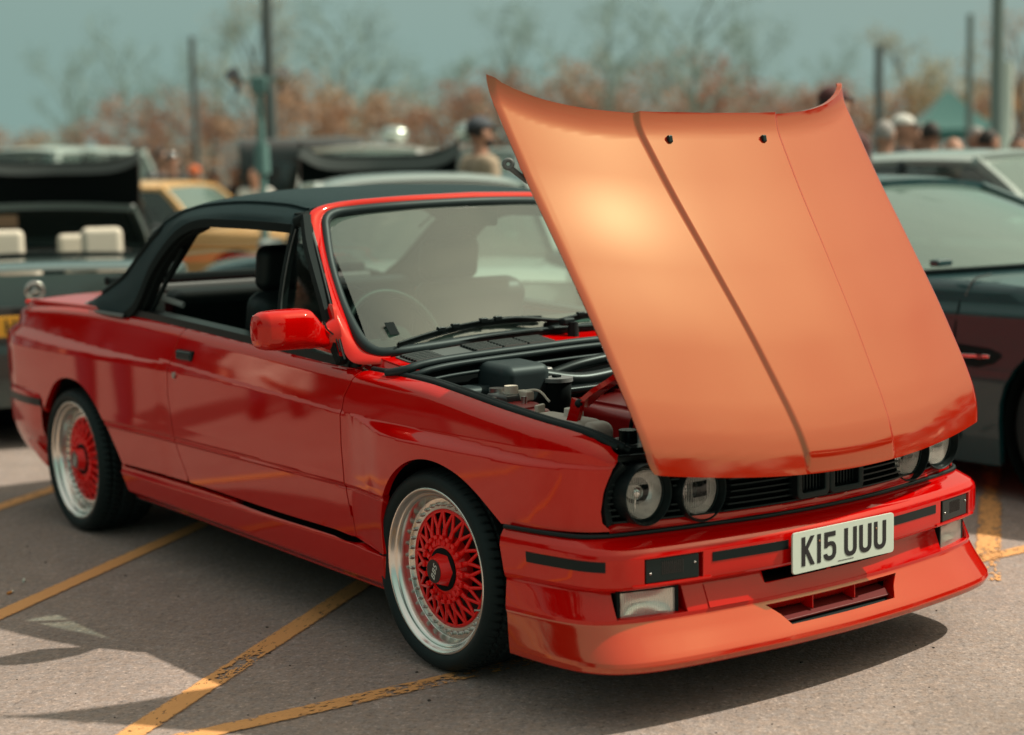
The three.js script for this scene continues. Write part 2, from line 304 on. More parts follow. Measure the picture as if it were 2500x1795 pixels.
// --- wheel wells and dark floor so that no light leaks through
{
  const fl = [];
  fl.push(at(box(1.42, 0.03, 3.6), 0, 0.26, -1.45));
  const well = (cz, r) => { const a = new THREE.CylinderGeometry(r, r, 0.42, 40, 1, true, 0, PI); a.rotateZ(PI / 2); a.translate(-0.57, 0.30, cz); const b = new THREE.CircleGeometry(r, 40, 0, PI); b.rotateY(-PI / 2); b.translate(-0.36, 0.30, cz); return [a, b]; };
  for (const q of [well(0.01, 0.325), well(-2.53, 0.345)]) both('wheel_arch_liner', q, M.dark); part('underbody', fl, M.dark, car);
}
// --- bumper, apron, lip: rings of points from the middle (t = 0) to the wheel arch (t = 1)
const RING = {
  top: [0.484, [[0, .757], [.2, .748], [.4, .716], [.55, .688], [.64, .666], [.70, .646], [.745, .608], [.782, .51], [.812, .372]]],
  ledge: [0.474, [[0, .787], [.2, .779], [.4, .750], [.55, .724], [.645, .70], [.71, .675], [.755, .625], [.79, .52], [.818, .371]]],
  crest0: [0.462, [[0, .808], [.2, .802], [.4, .778], [.55, .755], [.655, .731], [.72, .703], [.762, .648], [.797, .53], [.824, .37]]],
  crest: [0.450, [[0, .820], [.2, .813], [.4, .789], [.55, .766], [.66, .742], [.726, .712], [.768, .655], [.801, .532], [.827, .37]]],
  faceA: [0.437, [[0, .823], [.2, .816], [.4, .792], [.55, .769], [.662, .745], [.729, .714], [.77, .657], [.802, .533], [.828, .37]]],
  faceB: [0.368, [[0, .822], [.2, .815], [.4, .791], [.55, .768], [.662, .744], [.729, .713], [.77, .656], [.803, .533], [.829, .388]]],
  low: [0.356, [[0, .812], [.2, .805], [.4, .781], [.55, .758], [.654, .735], [.722, .705], [.764, .65], [.798, .532], [.826, .39]]],
  under: [0.352, [[0, .775], [.2, .768], [.4, .747], [.55, .724], [.635, .702], [.70, .674], [.752, .628], [.792, .53], [.822, .391]]],
  ap0: [0.346, [[0, .772], [.2, .766], [.4, .746], [.55, .723], [.64, .703], [.705, .676], [.755, .63], [.795, .532], [.824, .392]]],
  ap1: [0.278, [[0, .800], [.2, .794], [.4, .774], [.55, .750], [.655, .724], [.73, .692], [.778, .636], [.808, .538], [.829, .392]]],
  ap2: [0.2665, [[0, .799], [.2, .793], [.4, .773], [.55, .749], [.654, .723], [.729, .691], [.777, .635], [.807, .538], [.828, .392]]],
  lip0: [0.2625, [[0, .801], [.2, .795], [.4, .775], [.55, .751], [.656, .725], [.731, .693], [.779, .637], [.809, .539], [.831, .40]]],
  lip1: [0.232, [[0, .824], [.2, .817], [.4, .797], [.56, .772], [.668, .745], [.741, .708], [.787, .648], [.815, .542], [.833, .405]]],
  lip2: [0.182, [[0, .862], [.2, .855], [.4, .836], [.575, .811], [.685, .782], [.757, .738], [.802, .664], [.824, .55], [.834, .41]]],
  lip3: [0.168, [[0, .866], [.2, .859], [.4, .840], [.578, .815], [.689, .785], [.76, .741], [.804, .666], [.825, .551], [.834, .411]]],
  lip4: [0.152, [[0, .858], [.2, .851], [.4, .832], [.574, .808], [.684, .778], [.755, .735], [.800, .662], [.822, .55], [.832, .411]]],
  lip5: [0.150, [[0, .77], [.2, .76], [.4, .74], [.55, .71], [.64, .68], [.70, .64], [.74, .60], [.765, .52], [.785, .411]]],
};
function rings(names) { // P(t, v): t from -1 (car's right) to 1 (left), v counts rings
  const R = names.map((n) => { const [y, p] = RING[n]; return { y, x: spl(p.map((q, i) => [i / 8, q[0]])), z: spl([[-1 / 8, p[1][1]], ...p.map((q, i) => [i / 8, q[1]])]) }; });
  return (t, v) => { const a = clamp(Math.abs(t), 0, 1.02), i = Math.min(R.length - 2, Math.max(0, Math.floor(v))), f = clamp(v - i), A = R[i], B = R[i + 1]; return [Math.sign(t) * lerp(A.x(a), B.x(a), f), lerp(A.y, B.y, f), lerp(A.z(a), B.z(a), f)]; };
}
const bumpP = rings(['top', 'ledge', 'crest0', 'crest', 'faceA', 'faceB', 'low', 'under']);
const apP = rings(['under', 'ap0', 'ap1', 'ap2']), lipP = rings(['ap2', 'lip0', 'lip1', 'lip2', 'lip3', 'lip4', 'lip5']);
// t for a given x on a ring row
const tOf = (P, x, v) => { let a = -1, b = 1; for (let i = 0; i < 40; i++) { const m = (a + b) / 2; if (P(m, v)[0] < x) a = m; else b = m; } return (a + b) / 2; };
const quad = (P, xa, xb, va, vb) => [[tOf(P, xa, va), va], [tOf(P, xb, va), va], [tOf(P, xb, vb), vb], [tOf(P, xa, vb), vb]];
const vFace = (y) => 4 + (0.437 - y) / 0.069, vAp = (y) => 1 + (0.346 - y) / 0.068;
const bumper = sub('front_bumper', car);
{
  const indHole = (s) => quad(bumpP, s > 0 ? 0.478 : -0.652, s > 0 ? 0.652 : -0.478, vFace(0.4355), vFace(0.369));
  part('bumper_bar', panel({ outline: [[-1, 0], [1, 0], [1, 7], [-1, 7]], holes: [indHole(-1), indHole(1)], P: bumpP, step: [0.0125, 0.25], th: 0.012, holeTh: [0.035, 0.035], flip: true }), M.paint, bumper);
  const fogHole = (s) => quad(apP, s > 0 ? 0.512 : -0.706, s > 0 ? 0.706 : -0.512, vAp(0.345), vAp(0.272));
  const slot = quad(apP, -0.25, 0.25, vAp(0.345), vAp(0.314));
  part('front_apron', panel({ outline: [[-1, 0], [1, 0], [1, 3], [-1, 3]], holes: [fogHole(-1), fogHole(1), slot], P: apP, step: [0.0125, 0.25], th: 0.01, holeTh: [0.05, 0.05, 0.05], flip: true }), M.paint, car);
  const notch = quad(lipP, -0.265, 0.265, 1.12, 2.55); notch[2][0] -= 0.035; notch[3][0] += 0.035;
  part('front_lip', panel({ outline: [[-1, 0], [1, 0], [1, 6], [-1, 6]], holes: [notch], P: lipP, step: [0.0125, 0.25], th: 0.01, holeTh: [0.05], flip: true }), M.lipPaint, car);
  // duct behind the notch: floor with two thin fins, dark inside
  part('air_duct', [at(box(0.62, 0.004, 0.16), 0, 0.212, 0.74, 0.28), at(box(0.62, 0.12, 0.006), 0, 0.275, 0.66), at(box(0.6, 0.004, 0.1), 0, 0.308, 0.72)], M.matBlack, car);
  part('duct_floor', at(rbox(0.47, 0.006, 0.06, 0.002), 0, 0.214, 0.780, 0.30), M.ductRed, car);
  for (const x of [-0.085, 0.085]) part('duct_fin', at(rbox(0.004, 0.052, 0.045, 0.002), x, 0.244, 0.776), M.paint, car);
  part('radiator_core', at(box(0.8, 0.24, 0.03), 0, 0.42, 0.60), M.matBlack, car);
  // indicators, strips, tow cover
  for (const s of SG) {
    const x = 0.565 * s, p = bumpP(tOf(bumpP, x, 4.5), 4.5), ry = Math.atan2(0.19 * 2 * 0.565, 1) * s;
    const ind = part('indicator_light', at(rbox(0.158, 0.064, 0.012, 0.003), p[0] + 0.002 * s, 0.4015, p[2] - 0.010, 0, ry), M.gloss, bumper);
    part('recess_liner', at(box(0.176, 0.068, 0.004), p[0], 0.402, p[2] - 0.034, 0, ry), M.paint, bumper);
    ind.userData.label = 'smoked black indicator lens';
    const tilt = new THREE.Matrix4().makeRotationY(ry), o = V3(p[0] + 0.002 * s, 0.4015, p[2] - 0.010);
    for (let k = 0; k < 13; k++) { const q = V3((-0.032 + k * 0.0053), 0.004, 0.0065).applyMatrix4(tilt).add(o); }
    part('lens_rib', Array.from({ length: 11 }, (_, k) => { const q = V3(-0.03 + k * 0.006, 0.005, 0.0062).applyMatrix4(tilt).add(o); return at(box(0.002, 0.034, 0.002), q.x, q.y, q.z, 0, ry); }), std(0.03, 0.025, 0.024, 0.3), bumper);
    for (const q of [[-0.066, -0.006], [0.066, 0.01]]) { const w = V3(q[0], q[1], 0.007).applyMatrix4(tilt).add(o); part('screw', at(new THREE.SphereGeometry(0.0032, 10, 6), w.x, w.y, w.z), M.bolt, bumper); }
    // black strips let into the bumper: side, front
    const side = panel({ outline: [[0.93, vFace(0.434)], [0.66, vFace(0.434)], [0.66, vFace(0.407)], [0.93, vFace(0.407)]], P: (t, v) => { const a = bumpP(t, v); return [a[0] + 0.0018, a[1], a[2] + 0.0012]; }, step: [0.0125, 0.2], th: 0.003, flip: true });
    part('bumper_strip', s > 0 ? side : mirX(side), M.trim, bumper);
    const x0 = 0.2, x1 = 0.45, fr = panel({ outline: [[tOf(bumpP, x0, 4.2), vFace(0.430)], [tOf(bumpP, x1, 4.2), vFace(0.430)], [tOf(bumpP, x1, 4.2), vFace(0.405)], [tOf(bumpP, x0, 4.2), vFace(0.405)]], P: (t, v) => { const a = bumpP(t, v); return [a[0], a[1], a[2] + 0.0016]; }, step: [0.0125, 0.2], th: 0.003, flip: true });
    part('bumper_strip', s > 0 ? fr : mirX(fr), M.trim, bumper);
    // ledge under the indicator
    const sc = []; for (let k = 0; k <= 8; k++) { const xx = lerp(0.455, 0.685, k / 8), q = bumpP(tOf(bumpP, xx, 5), 5); sc.push([s * q[0], 0.3665, q[2] + 0.001]); }
    part('indicator_ledge', strip(sc, 0.006, 0.005), M.paint, bumper);
  }
  {
    const tc = panel({ outline: quad(apP, -0.446, -0.316, vAp(0.338), vAp(0.279)), P: (t, v) => { const a = apP(t, v); return [a[0], a[1], a[2] + 0.0035]; }, step: [0.0125, 0.25], th: 0.005, flip: true });
    part('tow_hook_cover', tc, M.paint, car);
  }
  // fog lamps
  for (const s of SG) {
    const f = sub('fog_lamp', car), x = 0.612 * s, p = apP(tOf(apP, x, 1.6), 1.6); f.position.set(p[0], 0.309, p[2] - 0.014); f.rotation.y = s * 0.27;
    f.name = 'fog_lamp';
    part('lamp_housing', at(box(0.19, 0.085, 0.004), 0, 0, -0.035), M.matBlack, f);
    part('lamp_frame', [at(rbox(0.17, 0.008, 0.03, 0.002), 0, 0.037, -0.012), at(rbox(0.17, 0.010, 0.03, 0.002), 0, -0.036, -0.012), at(rbox(0.010, 0.08, 0.03, 0.002), -0.083, 0, -0.012), at(rbox(0.012, 0.08, 0.03, 0.002), 0.083, 0, -0.012)], M.matBlack, f);
    part('reflector', grid((u, v) => [lerp(-0.077, 0.077, u), lerp(-0.031, 0.033, v), -0.006 - 0.024 * (1 - (2 * u - 1) ** 2) * (1 - (2 * v - 1) ** 2 * 0.7)], 20, 10), M.alloy, f);
    part('lamp_lens', grid((u, v) => [lerp(-0.077, 0.077, u), lerp(-0.031, 0.033, v), 0.001 + 0.0016 * Math.cos(u * 2 * PI * 24) + 0.004 * (1 - (2 * u - 1) ** 2)], 190, 8), phys(0.96, 0.95, 0.92, 0.12, { transmission: 0.72, thickness: 0, ior: 1.5 }), f);
  }
}
// --- nose: red strip under the grille, rubber strip above the bumper
{
  const zg = (x) => 0.765 - 0.26 * x * x;
  const line = (y, dz, xm, n = 24) => along(-xm, xm, n, (x) => x).map(([x]) => [x, y, zg(x) + dz]);
  const nose = grid((u, v) => { const t = lerp(-1, 1, u), a = Math.abs(t), x = Math.sign(t) * lerp(0, 0.684, a); return [x, 0.488 + 0.024 * v, (a > 0.93 ? lerp(zg(x), 0.652, (a - 0.93) / 0.07) : zg(x)) - 0.002 - 0.006 * v * v]; }, 80, 4);
  part('nose_panel', nose, M.paint, car);
  const [, tp] = RING.top, pts = []; for (let k = 0; k <= 40; k++) { const q = bumpP(lerp(-1, 1, k / 40), 0); pts.push([q[0] * 1.004, 0.4868, q[2] + 0.004]); }
  part('bumper_seal', tube(pts, 0.0068, 8, 160), M.trim, car);
  // grille: black backing, slats, kidneys
  const grille = sub('grille', car);
  part('grille_backing', grid((u, v) => { const x = lerp(-0.70, 0.70, u); return [x, lerp(0.505, 0.70, v), zg(x) - 0.05]; }, 40, 2), M.dark, grille);
  const LAMPS = [[0.588, 0.586, 0.676], [0.417, 0.576, 0.703]];
  for (const s of SG) for (let k = 0; k < 9; k++) {
    const y = 0.5185 + k * 0.0165, end = k > 6 ? 0.655 : 0.684; let x0 = 0.118;
    const gaps = LAMPS.map(([lx, ly]) => { const d = 0.082 ** 2 - (y - ly) ** 2; return d > 0 ? [lx - Math.sqrt(d), lx + Math.sqrt(d)] : null; }).filter(Boolean).sort((a, b) => a[0] - b[0]);
    for (const [ga, gb] of [...gaps, [end, end]]) { if (ga - x0 > 0.012) { const p = along(x0, ga, 8, (x) => x).map(([x]) => [s * x, y, zg(x) - 0.006]); part('grille_slat', strip(p, 0.022, 0.0042), M.trim, grille); } x0 = gb; }
  }
  part('grille_frame', [strip(line(0.5135, -0.020, 0.675, 40), 0.02, 0.005), ...SG.map((s) => strip([[s * 0.684, 0.512, 0.648], [s * 0.688, 0.56, 0.642], [s * 0.682, 0.60, 0.643], [s * 0.668, 0.64, 0.652], [s * 0.648, 0.668, 0.668]], 0.02, 0.012, [0, 0, 1]))], M.trim, grille);
  for (const s of SG) {
    const kd = sub('kidney_grille', car), cx = 0.068 * s;
    const sh = new THREE.Shape(); const rr = (p, w, h, r) => { p.moveTo(-w + r, -h); p.lineTo(w - r, -h); p.quadraticCurveTo(w, -h, w, -h + r); p.lineTo(w, h - r); p.quadraticCurveTo(w, h, w - r, h); p.lineTo(-w + r, h); p.quadraticCurveTo(-w, h, -w, h - r); p.lineTo(-w, -h + r); p.quadraticCurveTo(-w, -h, -w + r, -h); };
    rr(sh, 0.062, 0.072, 0.016); const hole = new THREE.Path(); rr(hole, 0.051, 0.061, 0.012); sh.holes.push(hole);
    part('kidney_frame', at(new THREE.ExtrudeGeometry(sh, { depth: 0.03, bevelThickness: 0.004, bevelSize: 0.004, bevelSegments: 3, curveSegments: 8 }), cx, 0.598, 0.752, 0, -s * 0.04), M.trim, kd);
    for (let k = 0; k < 8; k++) part('kidney_bar', at(rbox(0.0045, 0.125, 0.02, 0.001), cx + (k - 3.5) * 0.0125, 0.598, 0.757), M.trim, kd);
    part('kidney_back', at(box(0.12, 0.14, 0.003), cx, 0.598, 0.735), M.dark, kd);
  }
  // slam panel over the lamps
  part('slam_panel', [grid((u, v) => { const x = lerp(-0.62, 0.62, u); return [x, 0.683 - 0.02 * v * v + 0.004 * (1 - (x / 0.62) ** 2), lerp(0.48, zg(x) - 0.015, v)]; }, 30, 8), grid((u, v) => { const x = lerp(-0.64, 0.64, u); return [x, lerp(0.664, 0.64, v), zg(x) - 0.013]; }, 30, 2)], M.gloss, car);
  for (const s of SG) { part('lamp_bracket', [at(rbox(0.16, 0.02, 0.05, 0.004), s * 0.59, 0.678, 0.632, 0, s * 0.3), at(rbox(0.13, 0.012, 0.09, 0.004), s * 0.57, 0.668, 0.57)], M.gloss, car); }
  // head lamps
  const ribTex = tex(128, 128, (i, j) => { const x = i / 128 * 2 - 1, y = j / 128 * 2 - 1, r = Math.hypot(x, y), inBox = Math.abs(x) < 0.42 && y > -0.05 && y < 0.55, v = inBox ? 0.5 : 0.5 + 0.5 * Math.sin(i / 128 * PI * 2 * 21); return [v, v, v]; }, false, false);
  const lensM = phys(0.97, 0.98, 0.98, 0.04, { transmission: 1, thickness: 0, ior: 1.5, bumpMap: ribTex, bumpScale: 0.004 });
  for (const [hx, hy, hz, low] of [[-0.588, 0.586, 0.676, 1], [-0.417, 0.576, 0.703, 0], [0.417, 0.576, 0.703, 0], [0.588, 0.586, 0.676, 1]]) {
    const h = sub('head_lamp', car); h.position.set(hx, hy, hz - 0.006);
    const lat = (pts, n = 48) => { const g = new THREE.LatheGeometry(pts.map((p) => new THREE.Vector2(p[0], p[1])), n); g.rotateX(PI / 2); return g; };
    part('lamp_bucket', [lat([[0.069, -0.012], [0.070, 0.004], [0.0765, 0.026], [0.079, 0.028], [0.081, 0.025], [0.0815, -0.05]])], M.trim, h);
    part('lamp_ring', lat([[0.067, 0.004], [0.0685, 0.0075], [0.0705, 0.004], [0.0705, -0.004], [0.067, -0.004]]), M.trim, h);
    part('reflector', lat([[0.012, -0.05], [0.03, -0.046], [0.048, -0.034], [0.06, -0.016], [0.067, 0.0]]), std(0.80, 0.79, 0.76, 0.32, { metalness: 0.7 }), h);
    if (low) { part('bulb_shield', [lat([[0, -0.012], [0.014, -0.013], [0.019, -0.02], [0.02, -0.04]]), at(box(0.004, 0.06, 0.004), 0, -0.02, -0.03)], M.chrome, h); }
    else part('projector', [lat([[0, -0.016], [0.02, -0.02], [0.03, -0.03], [0.032, -0.05]])], M.gloss, h);
    const rings2 = 10;
    const lg = grid((u, v) => { const r = v * 0.0675, a = u * 2 * PI; return [r * Math.cos(a), r * Math.sin(a), 0.012 * (1 - (r / 0.0675) ** 2)]; }, 56, rings2, false);
    const uv = lg.attributes.uv, pp = lg.attributes.position; for (let i = 0; i < uv.count; i++) uv.setXY(i, pp.getX(i) / 0.135 + 0.5, pp.getY(i) / 0.135 + 0.5);
    part('lamp_lens', lg, lensM, h);
    { const fl = []; for (let k = -11; k <= 11; k++) { const x = k * 0.0056, hh = Math.sqrt(Math.max(0, 0.063 ** 2 - x * x)); const inB = Math.abs(x) < 0.026; for (const [ya, yb] of inB ? [[-hh, -0.016], [0.026, hh]] : [[-hh, hh]]) if (yb - ya > 0.006) fl.push(at(box(0.0019, yb - ya, 0.0016), x, (ya + yb) / 2, 0.010 * (1 - (x / 0.0675) ** 2) - 0.001)); } const f = part('lens_flutes', fl, M.flute, h); f.userData.kind = 'stuff'; }
  }
  // number plate
  const plate = sub('number_plate', car); plate.position.set(0, 0.3934, 0.833);
  { const ps = new THREE.Shape(), W2 = 0.2035, H2 = 0.0555, r = 0.011; ps.moveTo(-W2 + r, -H2); ps.lineTo(W2 - r, -H2); ps.quadraticCurveTo(W2, -H2, W2, -H2 + r); ps.lineTo(W2, H2 - r); ps.quadraticCurveTo(W2, H2, W2 - r, H2); ps.lineTo(-W2 + r, H2); ps.quadraticCurveTo(-W2, H2, -W2, H2 - r); ps.lineTo(-W2, -H2 + r); ps.quadraticCurveTo(-W2, -H2, -W2 + r, -H2);
  part('plate_sheet', at(new THREE.ExtrudeGeometry(ps, { depth: 0.004, bevelThickness: 0.0008, bevelSize: 0.0008, bevelSegments: 2, curveSegments: 8 }), 0, 0, -0.002), M.plateW, plate); }
  const S = 0.079, w = 0.05, th = 0.014;
  const ex = (sh) => new THREE.ExtrudeGeometry(sh, { depth: 0.0012, bevelEnabled: false, curveSegments: 10 });
  const poly = (...p) => { const s = new THREE.Shape(); p.forEach((q, i) => (i ? s.lineTo(...q) : s.moveTo(...q))); return s; };
  const glyph = {
    K: () => [poly([0, 0], [th, 0], [th, S], [0, S]), poly([th - 0.001, 0.031], [th - 0.001, 0.05], [0.034, S], [0.05, S], [0.0245, 0.0445], [0.051, 0], [0.035, 0], [0.0165, 0.033])],
    1: () => [poly([0, 0], [th, 0], [th, S], [0, S])],
    5: () => { const s = poly([0.003, 0.036], [0.003, S], [0.047, S], [0.047, S - 0.013], [0.0165, S - 0.013], [0.0165, 0.0505]); s.quadraticCurveTo(0.02, 0.0525, 0.027, 0.0525); s.quadraticCurveTo(0.05, 0.0525, 0.05, 0.026); s.quadraticCurveTo(0.05, 0, 0.025, 0); s.quadraticCurveTo(0.002, 0, 0.0, 0.019); s.lineTo(0.0135, 0.02); s.quadraticCurveTo(0.015, 0.0125, 0.025, 0.0125); s.quadraticCurveTo(0.0365, 0.0125, 0.0365, 0.026); s.quadraticCurveTo(0.0365, 0.041, 0.025, 0.041); s.quadraticCurveTo(0.0175, 0.041, 0.0155, 0.036); return [s]; },
    U: () => { const s = poly([0, S], [th, S], [th, 0.024]); s.quadraticCurveTo(th, 0.0125, 0.025, 0.0125); s.quadraticCurveTo(w - th, 0.0125, w - th, 0.024); s.lineTo(w - th, S); s.lineTo(w, S); s.lineTo(w, 0.024); s.quadraticCurveTo(w, 0, 0.025, 0); s.quadraticCurveTo(0, 0, 0, 0.024); return [s]; },
  };
  let cx = -0.1705; for (const c of 'K15 UUU') { if (c === ' ') { cx += 0.022; continue; } const gw = c === '1' ? 0.014 : 0.05; part('character', glyph[c]().map((sh) => at(ex(sh), cx, -S / 2 + 0.001, 0.0028)), M.ink, plate); cx += gw + 0.011; }
  part('plate_screw', [at(new THREE.SphereGeometry(0.003, 10, 8), -0.102, 0.022, 0.004), at(new THREE.SphereGeometry(0.003, 10, 8), 0.128, 0.022, 0.004)], std(0.3, 0.14, 0.07, 0.6), plate);
  part('maker_line', Array.from({ length: 14 }, (_, k) => at(box(k % 3 ? 0.0034 : 0.0022, 0.0026, 0.0006), -0.026 + k * 0.0046, -0.046, 0.0033)), std(0.12, 0.12, 0.12, 0.7), plate);
}
// --- bonnet, hinged at its front edge and tilted up
{
  const A = V3(0, 0.658, 0.783), E = V3(0, 0.8609, -0.5088), Nn = V3(0, 0.5088, 0.8609);
  const vf = (u) => -0.088 * (1 - Math.pow(Math.min(1, Math.abs(u) / 0.655), 2));
  const vr = spl([[0, 1.022], [0.2, 1.026], [0.4, 1.045], [0.54, 1.078], [0.63, 1.118], [0.69, 1.162], [0.707, 1.185]]);
  const w = spl([[0, 0.65], [0.03, 0.657], [0.12, 0.668], [0.6, 0.686], [1.18, 0.707]]);
  const he = spl([[-0.04, -0.017], [0, 0], [0.03, 0.0108], [0.06, 0.0197], [0.12, 0.0285], [0.2, 0.0315], [0.35, 0.031], [0.6, 0.02], [0.9, 0.004], [1.2, 0]]);
  const ub = (v) => lerp(0.172, 0.278, clamp((v + 0.05) / 1.05));
  const h = (u, v) => {
    const a = Math.abs(u), ww = w(clamp(v, 0, 1.18)), d = v - vf(u); let r = he(d) + 0.046 * (1 - Math.pow(Math.min(1.02, a / ww), 2.2));
    r += 0.011 * sstep(ub(v) + 0.009, ub(v) - 0.009, a) * sstep(-0.005, 0.05, d);
    const k = clamp((0.075 - (vr(a) - v)) / 0.075, 0, 1.3); r += 0.019 * k * k;
    r -= 0.006 * clamp((a - (ww - 0.02)) / 0.02, 0, 1.2) ** 2;
    return r;
  };
  // (k, v): k follows the crease, so that the sheet's grid runs along it
  const W0 = 0.66, K0 = 0.225, uOf = (k, v) => { const a = Math.abs(k), b = ub(v); return Math.sign(k) * (a < K0 ? a * b / K0 : b + (a - K0) * (W0 - b) / (W0 - K0)); };
  const kOf = (u, v) => { const a = Math.abs(u), b = ub(v); return Math.sign(u) * (a < b ? a * K0 / b : K0 + (a - b) * (W0 - K0) / (W0 - b)); };
  const P = (k, v) => { const u = uOf(k, v), q = A.clone().addScaledVector(E, v).addScaledVector(Nn, h(u, v)); return [u, q.y, q.z]; };
  const half = [...along(0, 0.63, 16, vf), [0.645, 0.0], [0.652, 0.014], ...along(0.03, 1.17, 24, w).map(([v, u]) => [u, v]), [0.7065, 1.182], ...along(0.70, 0, 26, vr)];
  const outline = [...half.slice(0, -1), ...half.slice(1).reverse().map(([u, v]) => [-u, v])].filter((p, i, l) => i === 0 || Math.hypot(p[0] - l[i - 1][0], p[1] - l[i - 1][1]) > 1e-4);
  const kOutline = outline.map(([u, v]) => [kOf(u, v), v]);
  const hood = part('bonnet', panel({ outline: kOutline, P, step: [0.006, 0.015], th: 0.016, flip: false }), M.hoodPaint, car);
  const inner = panel({ outline: kOutline.map(([u, v]) => [u * 0.965, v * 0.97 + 0.012]), P: (u, v) => { const p = V3(...P(u, v)).addScaledVector(Nn, -0.022); return [p.x, p.y, p.z]; }, step: [0.05, 0.05], th: 0 });
  part('bonnet_inner_panel', inner, std(0.16, 0.004, 0.004, 0.5), hood);
  for (const s of SG) {
    const p = V3(...P(kOf(0.188 * s, 0.947), 0.947)); const g = rbox(0.016, 0.022, 0.012, 0.004); g.rotateX(0.3);
    part('washer_nozzle', at(g, p.x, p.y, p.z + 0.004, -0.5), M.gloss, hood);
  }
  // hinge lug that shows past the bonnet's edge
  const lug = V3(...P(kOf(-0.66, 0.90), 0.90)).addScaledVector(Nn, -0.03);
  const ring = new THREE.TorusGeometry(0.011, 0.006, 10, 22); 
  part('bonnet_latch', [at(ring, -0.716, lug.y + 0.018, lug.z - 0.012, 0, -0.5), bar([-0.71, lug.y + 0.008, lug.z - 0.012], [-0.66, lug.y - 0.03, lug.z], 0.008)], M.grey, hood);
}
